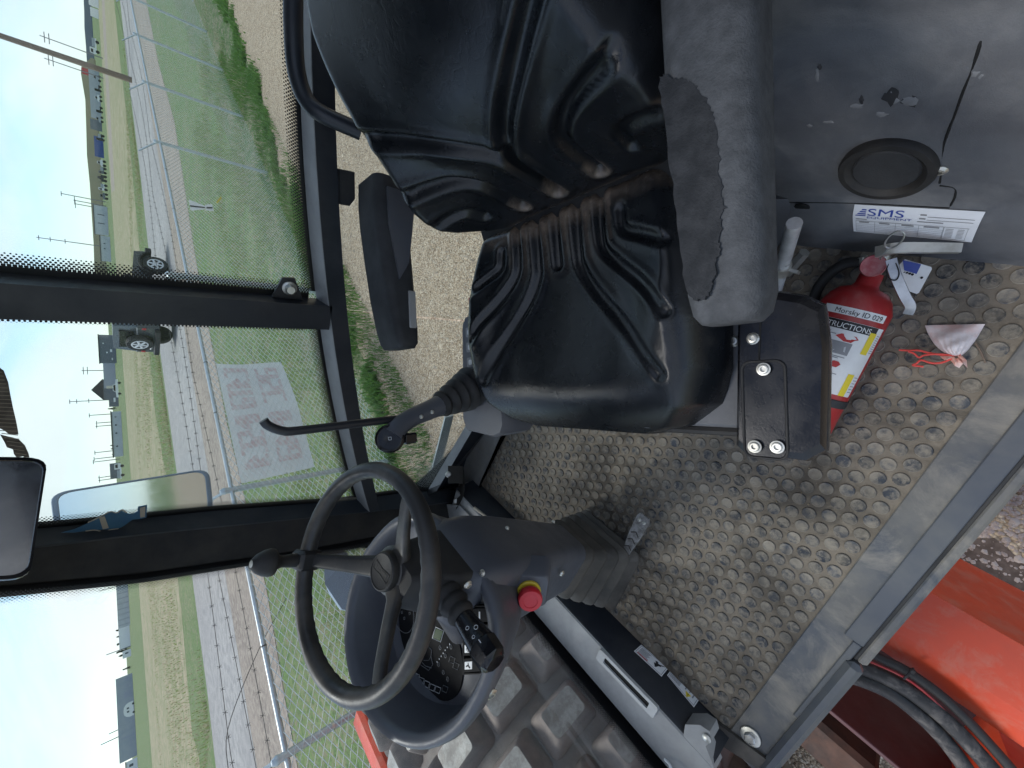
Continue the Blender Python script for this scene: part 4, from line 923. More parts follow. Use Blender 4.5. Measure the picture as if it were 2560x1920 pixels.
# ---- bent rod
rod = thing('bent_rod', 'thin black steel rod with hooked top standing behind the joystick', 'rod', sp(.41, .40, -.05))
b = MB(); b.tube(smooth_path([sp(.405, .365, -.05), sp(.412, .35, .10), sp(.412, .335, .25), sp(.413, .33, .40), sp(.41, .33, .43), sp(.398, .33, .452), sp(.388, .33, .459)], 8), .0082, 12); b.build('rod', 'frame_paint', rod)
b = MB(); b.lathe([(.016, 0), (.016, .012), (.010, .016)], sp(.405, .365, -.052), UP, 14); b.build('rod_socket', 'frame_paint', rod)

# ================================================================== STEERING WHEEL
CW = V3(-.603, .467, 2.359); WN = unit(V3(.316, 0, .949)); WE1 = V3(-WN[2], 0, WN[0]); WE2 = V3(0, 1, 0)
def wp(a, b_, h): return CW + WE1 * a + WE2 * b_ + WN * h
dash = thing('steering_console', 'grey steering column with worn three spoke wheel, instrument pod and red stop button', 'console', at(1300, 1180, Z=MATZ))
RIM = .1755; b = MB(); nu, nv = 120, 14; Lp = []
for i in range(nu):
    t = 2 * math.pi * i / nu; ring = []
    for j in range(nv):
        f = 2 * math.pi * j / nv; rr = .0148 + (.0011 * math.sin(t * 46) if math.cos(f) < -.2 else 0) * abs(math.cos(f))
        R2 = RIM + rr * math.cos(f); ring.append(wp(R2 * math.cos(t), R2 * math.sin(t), rr * 1.05 * math.sin(f)))
    Lp.append(ring)
Lp.append(Lp[0]); b.loops(Lp, False, False); wheel = b.build('steering_wheel', 'wheel_rubber', dash, sharp=70)
HUB = -.058
for an in (-177, 57, -63):
    t = R_(an); d = np.array([math.cos(t), math.sin(t)]); pn = np.array([-d[1], d[0]]); b = MB(); Lp = []
    for r, hw, th, h in ((.02, .026, .022, HUB - .012), (.045, .020, .02, HUB - .008), (.09, .0155, .018, HUB + .018), (.14, .0135, .016, -.014), (.172, .0135, .014, -.002)):
        Lp.append([wp(*(d * r + pn * x), h + y) for x, y in rrect(2 * hw, th, th * .45, 3)])
    b.loops(Lp); b.build('spoke', 'wheel_rubber', wheel, sharp=50)
b = MB(); b.lathe([(.030, -.055), (.040, -.045), (.044, -.02), (.043, -.006), (.036, 0)], wp(0, 0, HUB), WN, 36); hub = b.build('hub', 'wheel_rubber', wheel)
b = MB(); b.lathe([(.034, -.004), (.0345, .008), (.033, .012), (.0305, .0135), (.029, .0125), (.0, .0128)], wp(0, 0, HUB), WN, 48); b.build('hub_cap', 'rubber', wheel); capw = wheel
b = MB(); b.tube([wp(.0298 * math.cos(t), .0298 * math.sin(t), HUB + .0135) for t in np.linspace(0, 2 * math.pi, 49)[:-1]], .0006, 4, closed=True); b.build('cap_ring', 'rubber_dusty', capw)
# badge: letters between two wedges, running across the cap
bd = unit(at(840, 1268, pl=(wp(0, 0, HUB), WN)) - at(797, 1212, pl=(wp(0, 0, HUB), WN))); be = unit(np.cross(WN, bd)); bc = wp(0, 0, HUB + .0134)
text('HAMM', .0125, bc - bd * .0185 - be * .0045, bd, be, 'rubber_dusty', capw, 'badge_letters', squash=.98)
b = MB(); out_ = [(-.0235, -.008), (-.0235, .008), (0, .0055), (.0235, .008), (.0235, -.008), (0, -.0055)]
b.tube([bc + bd * x + be * y for x, y in out_], .0005, 4, closed=True); b.build('badge_outline', 'rubber_dusty', capw)
# spinner knob clamped to the rim
t = R_(57); sc = wp(RIM * math.cos(t), RIM * math.sin(t), 0); sr = WE1 * math.cos(t) + WE2 * math.sin(t); sq = WE2 * math.cos(t) - WE1 * math.sin(t)
b = MB(); b.box(sc, (.044, .036, .044), np.array([sr, sq, WN]).T, ch=.006); clamp = b.build('spinner_clamp', 'rubber', wheel)
b = MB(); b.lathe([(.013, 0), (.012, .016), (.0105, .030), (.014, .040), (.0235, .046), (.0245, .052), (.0225, .062), (.0165, .074), (.009, .082), (.006, .083), (.0, .082)], sc + WN * .018, WN, 32); b.build('spinner_knob', 'rubber', wheel, sharp=50)
b = MB(); b.lathe([(.0062, 0), (.0058, .001), (.0, .0012)], sc + WN * .1008, WN, 16); b.build('knob_cap', 'zinc', wheel)

# ================================================================== STEERING CONSOLE
# pod: bowl open towards the driver
def pod_loop(k, h, da=0., fl=0., n=56):
    L = []
    for i in range(n):
        t = 2 * math.pi * i / n; c, s = math.cos(t), math.sin(t)
        if c < 0: c = -abs(c) ** .78; s = math.copysign(abs(s) ** .78, s)
        a = .088 + da + k * (.186 * c if c > 0 else .172 * c); bb2 = -.040 + k * .198 * s * (1 - .03 * max(0, -c)) 
        L.append(wp(a, bb2, h + fl * c))
    return L
b = MB()
b.loops([pod_loop(.52, -.33, -.055), pod_loop(.74, -.275, -.03), pod_loop(.92, -.215, -.012, .0), pod_loop(1.0, -.178, 0, .012), pod_loop(1.03, -.158, 0, .018), pod_loop(1.025, -.146, 0, .020), pod_loop(.995, -.138, 0, .020), pod_loop(.945, -.139, 0, .018), pod_loop(.905, -.148, 0, .012), pod_loop(.88, -.180, -.002, -.018), pod_loop(.85, -.200, -.004, -.036)], cap1=True)
hood = b.build('dash_pod', 'plastic', dash, sharp=70)
FE1 = unit(WE1 * 1.0 - WN * .236); FN = unit(np.cross(FE1, WE2)); FN = FN if FN @ WN > 0 else -FN
FO = wp(.084, -.040, -.1995)
def wpf(a, b_, h): return FO + FE1 * (a - .084) + WE2 * (b_ + .040) + FN * h
def fcoord(x, y, h):
    q = at(*zp(x, y, 960, 1460, 5.027), pl=(FO + FN * h, FN)) - FO; return .084 + q @ FE1, -.040 + q @ WE2
FH = .0005
# instrument panel: flat black oval face with printed gauges
ip = [(.145 + .098 * math.cos(t), -.055 + .115 * math.sin(t)) for t in np.linspace(0, 2 * math.pi, 41)[:-1]]
b = MB(); b.loops([[wpf(x, y, FH + h) for x, y in ip] for h in (-.002, .003)]); inst = b.build('instrument_panel', 'panel_black', dash)
IPH = FH + .0042
def mark(name, polys, m, r=.0009):
    b = MB()
    for P, closed in polys: b.tube([wpf(x, y, IPH) for x, y in P], r, 4, closed=closed)
    b.build(name, m, inst)
def ip_at(x, y): return fcoord(x, y, IPH)
ring_c = ip_at(230, 330); 
mark('gauge_ring', [([(ring_c[0] + .046 * math.cos(t), ring_c[1] + .046 * math.sin(t)) for t in np.linspace(0, 2 * math.pi, 40)[:-1]], True)], 'mark_grey', .0008)
b = MB(); q0, q1 = ip_at(262, 278), ip_at(345, 297); b.tube([wpf(*q0, IPH + .002), wpf(*q1, IPH + .002)], .0016, 6); b.build('gauge_needle', 'needle', inst)
for (x, y) in ((225, 355), (322, 370), (255, 430), (318, 175)):
    c = ip_at(x, y); mark('gauge_number', [([(c[0] + dx, c[1] + dy) for dx, dy in ((-.004, 0), (0, .003), (.004, 0), (0, -.003))], True)], 'mark_grey', .0007)
sq_ = lambda cx, cy, w, h: [ip_at(cx + dx * w - dy * h * .3, cy + dy * h + dx * w * .45) for dx, dy in ((-1, -1), (1, -1), (1, 1), (-1, 1))]
for (x, y) in ((405, 1165), (465, 1215), (535, 1260), (605, 1300), (675, 1330), (765, 1320), (855, 955), (905, 1030)): mark('warning_lamp', [(sq_(x, y, 30, 34), True)], 'mark_grey' if x > 700 else 'mark_white', .0007)
mark('display_frame', [(sq_(680, 635, 52, 70), True)], 'mark_white', .0009)
b = MB(); P = sq_(680, 635, 44, 60); b.add([wpf(x, y, IPH + .0006) for x, y in P], [(0, 1, 2, 3)]); b.build('display', 'leaf_dark', inst)
b = MB(); b.add([wpf(*ip_at(x, y), IPH) for x, y in ((535, 780), (600, 830), (615, 1010), (560, 1090), (460, 1010), (470, 900))], [(0, 1, 2, 3, 4, 5)]); b.build('machine_symbol_field', 'panel_black', inst)
mark('machine_symbol', [([ip_at(x, y) for x, y in ((560, 790), (600, 830), (590, 910), (615, 1010), (560, 1085), (460, 1015))], False), ([ip_at(x, y) for x, y in ((480, 985), (520, 1030), (600, 1055))], False), ([ip_at(x, y) for x, y in ((500, 960), (560, 960), (590, 910))], False)], 'mark_grey', .0007)
for k, (x, y) in enumerate([(825, 755), (797, 797), (770, 832), (745, 870), (720, 907), (695, 943), (668, 980)]):
    c = ip_at(x, y); b = MB(); b.lathe([(.0016, 0), (.001, .0006)], wpf(*c, IPH), FN, 8); b.build('indicator_dot', 'mark_white', inst)
for (x, y) in ((705, 800), (840, 790), (770, 900), (685, 1010), (745, 1110), (800, 1195)):
    c = ip_at(x, y); mark('panel_symbol', [([(c[0] + .0045 * math.cos(t), c[1] + .0035 * math.sin(t)) for t in np.linspace(0, 6.28, 9)[:-1]], True), ([(c[0] - .004, c[1]), (c[0] + .004, c[1])], False)], 'mark_grey', .0006)
# rocker switches in their bezel
def sw_at(x, y): return np.array(fcoord(x, y, .006))
c00, c10, c11, c01 = sw_at(1010, 262), sw_at(1362, 262), sw_at(1385, 1110), sw_at(1010, 1128)
def swp(u, v, h): c = (c00 * (1 - u) + c10 * u) * (1 - v) + (c01 * (1 - u) + c11 * u) * v; return wpf(*c, FH + h)
b = MB(); O_ = [(0, 0), (1, 0), (1, 1), (0, 1)]; I_ = [(.05, .02), (.95, .02), (.95, .98), (.05, .98)]
b.loops([[swp(u, v, .0) for u, v in O_], [swp(u, v, .010) for u, v in O_], [swp(u, v, .010) for u, v in I_], [swp(u, v, .002) for u, v in I_]], cap0=False); bez = b.build('switch_bezel', 'panel_black', dash)
for k in range(4):
    v0, v1 = .03 + k * .24, .03 + k * .24 + .215; b = MB()
    b.loops([[swp(u, v, h) for u, v in ((.07, v0), (.93, v0), (.93, v1), (.07, v1))] for h in (.002, .008)] + [[swp(.09, v0 + .01, .0135), swp(.91, v0 + .01, .010), swp(.91, v1 - .01, .010), swp(.09, v1 - .01, .0135)]])
    s = b.build('rocker_switch', 'panel_black', dash)
    if k in (0, 2, 3):
        b = MB(); m_ = (v0 + v1) / 2; b.loops([[swp(u, v, .0134 - (u - .09) * .0043 + dh) for u, v in ((.14, m_ - .055), (.38, m_ - .055), (.38, m_ + .055), (.14, m_ + .055))] for dh in (.0002, .0009)]); b.build('switch_symbol', 'mark_white', s)
        b = MB(); cc = swp(.26, m_, .0138)
        if k == 3:
            for a in range(3): b.tube([cc, cc + WE1 * .005 * math.cos(a * 2.1 + .5) + WE2 * .005 * math.sin(a * 2.1 + .5)], .0012, 5)
        else: b.tube([cc + WE1 * x + WE2 * y for x, y in ((-.004, -.003), (.004, -.003), (.004, .003), (-.004, .003))], .0006, 4, closed=True)
        b.build('symbol_mark', 'black_print', s)
    b = MB(); b.loops([[swp(u, v, .0134 - (u - .09) * .0043 + dh) for u, v in ((.62, m_ - .055 if k else m_ - .055), (.66, m_ - .055), (.66, m_ + .055), (.62, m_ + .055))] for dh in (.0002, .0008)]) if k in (0, 3) else b.loops([[swp(u, v, .0134 - (u - .09) * .0043 + dh) for u, v in ((.62, v0 + .05), (.66, v0 + .05), (.66, v1 - .05), (.62, v1 - .05))] for dh in (.0002, .0008)])
    b.build('switch_bar', 'mark_white', s)
# column body
CE = -.045
def colloop(h, a0, a1, hw, r=.03):
    P = rrect(a1 - a0, 2 * hw, r, 5); ca = (a0 + a1) / 2; return [wp(ca + x, CE + y, h) for x, y in P]
b = MB(); b.loops([colloop(-.60, -.090, .055, .066), colloop(-.52, -.095, .07, .070), colloop(-.40, -.100, .09, .078), colloop(-.30, -.103, .11, .086), colloop(-.22, -.100, .11, .092), colloop(-.17, -.092, .06, .090), colloop(-.145, -.075, .04, .080), colloop(-.13, -.055, .035, .06)]); body = b.build('column_body', 'plastic', dash, sharp=60)
b = MB(); b.loops([[p + WE2 * (.02 if h > -.1 else 0) for p in colloop(h, a, c, w, .012)] for h, a, c, w in ((-.19, -.085, .02, .070), (-.12, -.072, .02, .062), (-.085, -.05, .03, .05), (-.06, -.035, .03, .036))]); b.build('column_shroud', 'rubber', dash, sharp=40)
for x, y in ((1095, 1142), (1195, 1128)): screw(body, at(x, y, pl=(wp(-.103, 0, 0), -WE1)) , -WE1, .004, 'zinc')
for x, y, h in ((1010, 1262, -.20), (1213, 1238, -.53)): screw(body, at(x, y, Y=CW[1] - .128), (0, -1, 0), .006, 'zinc')
screw(hood, wp(.055, -.2375, -.168), unit(-WE2 * .9 + WE1 * .1 + WN * .25), .0095, 'zinc')
screw(hood, wp(-.088, -.118, -.152), WN, .0048, 'zinc')
# front crease plate on the near side of the pod
# bellows at the floor
b = MB(); Lb = []; base_c = at(1300, 1180, Z=MATZ); a0 = wp(-.015, CE, -.585)
for k in range(5):
    t0 = k / 5; c = a0 * (1 - t0) + V3(-.905, .418, MATZ + .004) * t0
    for dt, kk in ((0, .82), (.42, 1.0), (.58, 1.0), (.98, .82)):
        t = min(1, t0 + dt / 5); c = a0 * (1 - t) + V3(-.905, .418, MATZ + .003) * t; hx = .080 + .045 * t; hy = .072 + .052 * t
        Lb.append([c + (WE1 * (1 - t) + V3(-1, 0, 0) * t) * x * kk + WE2 * y * kk for x, y in rrect(2 * hx, 2 * hy, .028, 4)])
b.loops(Lb); b.build('floor_bellows', 'rubber_dusty', dash, sharp=40)
# emergency stop
ec = at(1142, 1277, Y=CW[1] - .152); en = unit(V3(.18, -.75, .62))
b = MB(); er = unit(np.cross(en, UP)); eu = np.cross(er, en)
b.loops([[ec + er * x * k + eu * y * k + en * h for x, y in rrect(.095, .105, .018, 3)] for h, k in ((-.05, 1.0), (-.004, .78), (.0, .70))]); es = b.build('stop_housing', 'plastic', dash, sharp=40)
b = MB(); b.lathe([(.0245, -.004), (.0245, .004), (.022, .006), (.017, .006)], ec, en, 32); b.build('stop_collar', 'estop_yellow', es)
b = MB(); b.lathe([(.0135, .004), (.0135, .010), (.0225, .013), (.0240, .018), (.0240, .026), (.022, .0295), (.014, .0305), (.0135, .0295), (.007, .0292), (.0, .0292)], ec, en, 32); b.build('stop_button', 'estop_red', es)
# indicator stalk
s0 = wp(-.03, -.055, -.118); s1 = at(*zp(1010, 440, 960, 1460, 5.027), pl=(wp(0, 0, -.112), WN)); s2 = at(*zp(1400, 1000, 960, 1460, 5.027), pl=(wp(0, 0, -.105), WN)); sdv = unit(s2 - s1)
pf = []; LB = np.linalg.norm(s1 - s0)
for k in range(5): h = LB * k / 5; r = .034 - .0026 * k; pf += [(r * .82, h), (r, h + LB * .05), (r, h + LB * .10), (r * .8, h + LB * .17)]
b = MB(); b.lathe(pf, s0, unit(s1 - s0), 24); b.build('stalk_boot', 'rubber', dash, sharp=70)
Ls = np.linalg.norm(s2 - s1); b = MB(); b.lathe([(.016, -.012), (.0185, .01), (.0225, Ls * .55), (.0235, Ls * .60)], s1, sdv, 20); stalk = b.build('indicator_stalk', 'plastic_black', dash)
b = MB(); b.lathe([(.0245, Ls * .61), (.025, Ls * .65), (.0235, Ls * .92), (.019, Ls * .98), (.016, Ls)], s1, sdv, 8); b.build('stalk_knob', 'plastic_black', stalk, sharp=25)
vn = unit((CAM - s1) - sdv * ((CAM - s1) @ sdv)); vs_ = np.cross(sdv, vn)
b = MB()
for f_, o_, r in ((.30, .004, .0028), (.40, -.007, .0033), (.5, .004, .0024)):
    c = s1 + sdv * Ls * f_ + vn * .0216 + vs_ * o_; b.tube([c + sdv * r * math.cos(t) + vs_ * r * math.sin(t) for t in np.linspace(0, 6.28, 9)[:-1]], .0005, 4, closed=True)
b.tube([s1 + sdv * Ls * .62 + vn * .0250, s1 + sdv * Ls * .69 + vn * .0252], .0009, 4); b.build('stalk_marks', 'mark_white', stalk)
# small pale stalk housing seen under the rim
b = MB(); b.box(wp(-.035, -.05, -.145), (.05, .06, .05), np.array([WE1, WE2, WN]).T, ch=.008); b.build('stalk_housing', 'console', dash)

# ---- foot pedal
pedal = thing('foot_pedal', 'bare metal treadle pedal with chevron grooves beside the rubber bellows', 'pedal', at(1370, 1160, Z=MATZ))
pd0, pd1 = at(1391, 1121, Z=1.565), at(1346, 1207, Z=1.575); pdx = unit(pd1 - pd0); pdy = unit(np.cross(V3(0, 0, 1), pdx)); pL = np.linalg.norm(pd1 - pd0)
Rp = np.array([pdx, pdy, np.cross(pdx, pdy)]).T; b = MB(); outl = [(-.012, -.015), (0, -.020), (pL * .4, -.018), (pL, -.008), (pL + .008, 0), (pL, .008), (pL * .4, .018), (0, .020), (-.012, .015)]
b.prism(outl, pd0, pdx, pdy, .008); plate = b.build('tread', 'pedal_metal', pedal)
b = MB()
for k in range(3):
    x = pL * (.3 + .17 * k); b.tube([pd0 + pdx * (x + .010) - pdy * .012 + V3(0, 0, .009), pd0 + pdx * x + V3(0, 0, .0095), pd0 + pdx * (x + .010) + pdy * .012 + V3(0, 0, .009)], .0016, 5)
b.build('chevron_groove', 'rubber_dusty', plate)
for s in (-.0075, .0075): screw(plate, pd0 + pdx * .006 + pdy * s + V3(0, 0, .008), (0, 0, 1), .004, 'zinc')
b = MB(); b.tube([pd1 + V3(0, 0, -.002), pd1 + V3(-.03, .03, -.01), V3(-.86, .42, 1.56)], .009, 10); b.build('pedal_shaft', 'steel', pedal)

# ================================================================== FIRE EXTINGUISHER on the floor
r_ = .061; zc = MATZ + .005 + r_
eN = at(1889, 596, Z=zc + .01); sil0, sil1 = at(1936, 665, Z=zc), at(1832, 862, Z=zc)
ea = unit((sil1 - sil0) * [1, 1, 0]); er_ = unit(np.cross(ea, UP)); 
if er_ @ (sil0 - eN) < 0: er_ = -er_
e0 = sil0 - er_ * (r_ * 1.02 - .003); e0 = e0 + ea * ((eN - e0) @ ea) ; e0[2] = zc
fe = thing('fire_extinguisher', 'dusty red fire extinguisher with instruction label lying on the studded floor', 'extinguisher', e0 * [1, 1, 0] + V3(0, 0, MATZ))
b = MB(); b.lathe([(.019, -.004), (.020, .018), (.024, .024), (.040, .030), (.052, .044), (r_, .066), (r_, .33), (.052, .345), (.048, .35), (.0, .347)], e0, ea, 56); cyl = b.build('cylinder', 'red_paint', fe, sharp=50)
vup = unit(UP - ea * (UP @ ea)); phi0 = math.atan2((CAM - e0) @ er_, (CAM - e0) @ vup) * .35
def cw(s, x, lift=.0007):     # s along the body from the neck, x across the label towards the reader's right
    f = phi0 + (x + .016) / r_; rr = r_ + lift; return e0 + ea * s + (vup * math.cos(f) + er_ * math.sin(f)) * rr
def lab(name, s0, s1, x0, x1, m, lift, par=cyl):
    b = MB(); n = max(2, int(abs(x1 - x0) / .006)); b.quadstrip([cw(s0, x0 + (x1 - x0) * i / n, lift) for i in range(n + 1)], [cw(s1, x0 + (x1 - x0) * i / n, lift) for i in range(n + 1)]); return b.build(name, m, par)
def labtext(body, size, s, x, m, par, lift=.0016, squash=1.):
    bb_ = text(body, size, (0, 0, 0), (1, 0, 0), (0, 1, 0), m, None, wrap=lambda px, py: cw(s - py, x + px, lift), squash=squash); return bb_.build('lettering', m, par)
idl = lab('id_label', .069, .084, -.062, .048, 'white_print', .0008, fe); labtext('Morsky ID 029', .0133, .0818, -.040, 'black_print', idl)
il = lab('instruction_label', .094, .236, -.085, .060, 'white_print', .0006, fe)
hd = lab('label_header', .0945, .111, -.085, .044, 'black_print', .0010, il); labtext('INSTRUCTIONS', .0145, .1088, -.062, 'white_print', il, .0016, .92)
lab('yellow_panel', .105, .148, .032, .046, 'yellow_print', .0011, il); lab('yellow_panel', .190, .236, .030, .044, 'yellow_print', .0011, il)
lab('picture_panel', .134, .158, -.075, .012, 'grey_print', .0009, il)
b = MB(); P = [(-.02, .125), (-.012, .119), (.012, .119), (.018, .124), (.012, .127), (.008, .1325), (-.004, .1325)]; b.add([cw(s, x, .0013) for x, s in P], [tuple(range(len(P)))]); b.build('red_figure', 'red_print', il)
b = MB(); P = [(-.012, .178), (-.004, .172), (.004, .172), (.009, .177), (.004, .184), (-.008, .184)]; b.add([cw(s, x, .0013) for x, s in P], [tuple(range(len(P)))]); b.build('red_figure', 'red_print', il)
b = MB(); P = [(-.07, .14), (-.05, .136), (-.045, .150), (-.02, .139), (-.014, .153), (.004, .141), (.006, .152), (-.03, .156), (-.072, .154)]; b.add([cw(s, x, .0012) for x, s in P], [tuple(range(len(P)))]); b.build('hand_figure', 'paper', il)
b = MB()
for (x0, x1, s) in ((-.07, -.03, .117), (-.03, .01, .162), (-.032, .0, .165), (-.05, -.01, .188), (-.04, .01, .196), (-.06, -.02, .121)): b.quadstrip([cw(s, x0 + (x1 - x0) * i / 4, .0012) for i in range(5)], [cw(s + .0016, x0 + (x1 - x0) * i / 4, .0012) for i in range(5)])
for k in range(9): b.quadstrip([cw(.108 + k * .0042, .049, .0012), cw(.108 + k * .0042, .057, .0012)], [cw(.1092 + k * .0042, .049, .0012), cw(.1092 + k * .0042, .057, .0012)])
for k in range(6): b.quadstrip([cw(.194 + k * .0062, .047, .0012), cw(.194 + k * .0062, .057, .0012)], [cw(.1953 + k * .0062, .047, .0012), cw(.1953 + k * .0062, .057, .0012)])
b.build('small_print', 'grey_print', il)
sqm = lab('symbol_square', .200, .222, -.034, -.010, 'black_print', .0012, il); lab('symbol_face', .205, .213, -.030, -.018, 'white_print', .0016, il); lab('symbol_hand', .213, .219, -.022, -.013, 'white_print', .0016, il)
b = MB(); b.lathe([(r_ + .0005, .246), (r_ + .002, .247), (r_ + .002, .262), (r_ + .0005, .263)], e0, ea, 56, cap=False); b.build('rubber_band', 'foam_dark', cyl)
# valve head
hn = e0 - ea * .012
b = MB(); b.lathe([(.014, .012), (.015, -.004), (.013, -.02), (.016, -.026), (.016, -.040), (.010, -.046)], e0, ea, 20); valve = b.build('valve', 'zinc', fe)
gd = unit(CAM - hn) ; gc = at(1886, 574, Z=zc + .035)
b = MB(); b.lathe([(.010, -.02), (.0195, -.012), (.0205, -.004), (.0190, .0005), (.0165, .0), (.012, -.0012), (.0, .001)], gc, unit(gd * .8 + vup * .3), 32); b.build('gauge_cap', 'gauge_pink', valve, sharp=30)
hz_ = zc + .045
def bar(P, w, th, name, m, par, z):
    P = [at(x, y, Z=zz_) for (x, y), zz_ in zip(P, z)]; P = smooth_path(P, 4); b = MB(); L = []
    for i, p in enumerate(P):
        t = unit((P[min(i + 1, len(P) - 1)] - P[max(i - 1, 0)])); sd_ = unit(np.cross(t, UP)); ww = w[0] + (w[1] - w[0]) * i / (len(P) - 1); nn = np.cross(sd_, t)
        L.append([p + sd_ * ww, p + sd_ * ww * .9 + nn * th, p - sd_ * ww * .9 + nn * th, p - sd_ * ww, p - sd_ * ww * .8 - nn * th * .2, p + sd_ * ww * .8 - nn * th * .2])
    b.loops(L); return b.build(name, m, par, sharp=50)
bar([(1896, 545), (1935, 537), (2000, 536), (2072, 537)], (.011, .0085), .008, 'carry_handle', 'zinc', valve, [zc + .05, zc + .06, zc + .05, zc + .03])
lev = bar([(1925, 560), (1935, 595), (1955, 640), (1967, 662), (1962, 678)], (.0085, .008), .004, 'squeeze_lever', 'steel', valve, [zc + .06, zc + .055, zc + .045, zc + .04, zc + .035])
b = MB(); c = at(1932, 518, Z=zc + .09)
pa_, pb_ = unit(V3(.6, -.2, .8)), unit(V3(-.1, 1, .3)); b.tube([c + pa_ * .021 * math.cos(t) + pb_ * .0105 * math.sin(t) for t in np.linspace(0, 6.28, 25)[:-1]], .0016, 6, closed=True)
b.tube([c - pa_ * .02, c - pa_ * .05], .0016, 6); b.build('safety_pin', 'steel', valve)
b = MB(); b.lathe([(.009, 0), (.0105, .002), (.0105, .014), (.008, .018)], at(1873, 562, Z=zc + .02), unit(at(1852, 566, Z=zc + .01) - at(1873, 562, Z=zc + .02)), 6); b.build('hose_nut', 'zinc', valve, sharp=20)
b = MB(); b.tube(smooth_path([at(1862, 565, Z=zc + .015), at(1820, 572, Z=zc), at(1775, 610, Z=MATZ + .03), at(1755, 660, Z=MATZ + .016), at(1750, 740, Z=MATZ + .014), at(1752, 830, Z=MATZ + .014)], 8), .0105, 12); b.build('discharge_hose', 'rubber', fe)
# inspection tag
tg = [at(x, y, Z=z) for x, y, z in ((1940, 575, zc), (1955, 560, zc + .004), (2012, 577, MATZ + .05), (2013, 582, MATZ + .049), (1985, 633, MATZ + .01), (1980, 635, MATZ + .010), (1932, 618, MATZ + .03))]
b = MB(); b.loops([tg, [p + V3(0, 0, .0012) for p in tg]]); tagp = b.build('inspection_tag', 'white_print', fe)
P = [at(x, y, Z=z + .004) for x, y, z in ((1950, 562, zc + .004), (1990, 571, MATZ + .062), (1980, 592, MATZ + .058), (1953, 584, zc))]
b = MB(); b.loops([P, [p + V3(0, 0, .001) for p in P]]); b.build('tag_print', 'blue_print', tagp)
b = MB()
for x, y in ((1953, 587), (1959, 589), (1965, 591), (1971, 593), (1991, 600)): b.lathe([(.0022, 0), (.0015, .001)], at(x, y, Z=MATZ + .052 - (x - 1953) * .0003), UP, 8)
b.build('punch_mark', 'black_print', tagp)
b = MB(); b.tube(smooth_path([at(x, y, Z=zc + .062) for x, y in ((1925, 560), (1916, 580), (1920, 600), (1935, 605), (1942, 590), (1935, 568))], 5), .0011, 5); b.build('wire_tie', 'rubber', valve)

# ================================================================== DRAWSTRING BAG
Bc = [at(x, y, Z=MATZ + .006) for x, y in ((1998, 703), (2128, 700), (2098, 752), (2075, 769), (2052, 768), (2016, 748))]
bag = thing('drawstring_bag', 'small pale pink organza drawstring bag lying on the floor near the sill', 'bag', Bc[0] * [1, 1, 0] + V3(0, 0, MATZ))
def bagpt(u, v):
    a = Bc[0] * (1 - u) + Bc[1] * u; c0 = Bc[5] * (1 - v) ** 0 if 0 else None
    wl = [Bc[0], Bc[5], Bc[4]]; wr = [Bc[1], Bc[2], Bc[3]]
    def qb(P, t): return P[0] * (1 - t) ** 2 + 2 * P[1] * t * (1 - t) + P[2] * t * t
    l_ = qb([wl[0], wl[1] * 1.35 - .175 * (wl[0] + wl[2]), wl[2]], v); r2 = qb([wr[0], wr[1] * 1.35 - .175 * (wr[0] + wr[2]), wr[2]], v)
    return l_ * (1 - u) + r2 * u
def bagf(u, v):
    p = bagpt(u, v); bul = .034 * (math.sin(math.pi * u) ** .7) * (math.sin(math.pi * min(1, v * .9 + .04)) ** .7) * (.75 + .25 * v)
    return p + V3(0, 0, bul + .0022 * math.sin(u * 40 + 3 * v) * v + .0015 * math.sin(v * 17 + u * 9))
b = MB(); b.grid(bagf, 30, 24); b.grid(lambda u, v: bagpt(u, v) - V3(0, 0, .004), 6, 6); b.build('pouch', 'bag_cloth', bag, sharp=80)
nk = (Bc[3] + Bc[4]) / 2; fl_ = [at(x, y, Z=MATZ + .012 + z) for x, y, z in ((2030, 770, 0), (2040, 778, .006), (2052, 776, .0), (2062, 790, .008), (2072, 795, .002), (2080, 786, .008), (2090, 795, 0), (2088, 778, .004), (2078, 768, .0))]
b = MB(); n_ = len(fl_); ring0 = [nk + (p - nk) * .25 + V3(0, 0, .010) for p in fl_]; b.loops([ring0, [nk + (p - nk) * .6 + V3(0, 0, .010 + (.004 if i % 2 else -.002)) for i, p in enumerate(fl_)], fl_], False, False, closed=False); b.build('ruffle', 'bag_neck', bag, sharp=80)
b = MB(); zc_ = MATZ + .014
b.tube(smooth_path([at(x, y, Z=zc_) for x, y in ((2075, 766), (2050, 768), (2010, 763), (1985, 757), (1965, 757), (1942, 756))], 5), .0019, 6)
b.tube(smooth_path([at(x, y, Z=zc_ + .002) for x, y in ((2060, 769), (2030, 765), (1998, 767), (1985, 772), (1975, 764), (1962, 759))], 5), .0017, 6)
b.tube(smooth_path([at(x, y, Z=zc_ + .001) for x, y in ((2062, 772), (2035, 783), (2012, 784), (1990, 778), (1980, 785), (1972, 789), (1995, 792))], 5), .0019, 6); b.build('cord', 'bag_cord', bag)
tw = thing('twig', 'thin brown twig beside the pink bag on the floor mat', 'twig', at(2118, 755, Z=MATZ)); b = MB(); b.tube([at(2108, 742, Z=MATZ + .006), at(2119, 760, Z=MATZ + .007), at(2129, 784, Z=MATZ + .006)], [.0017, .0018, .0013], 6); b.build('stem', 'wood', tw)

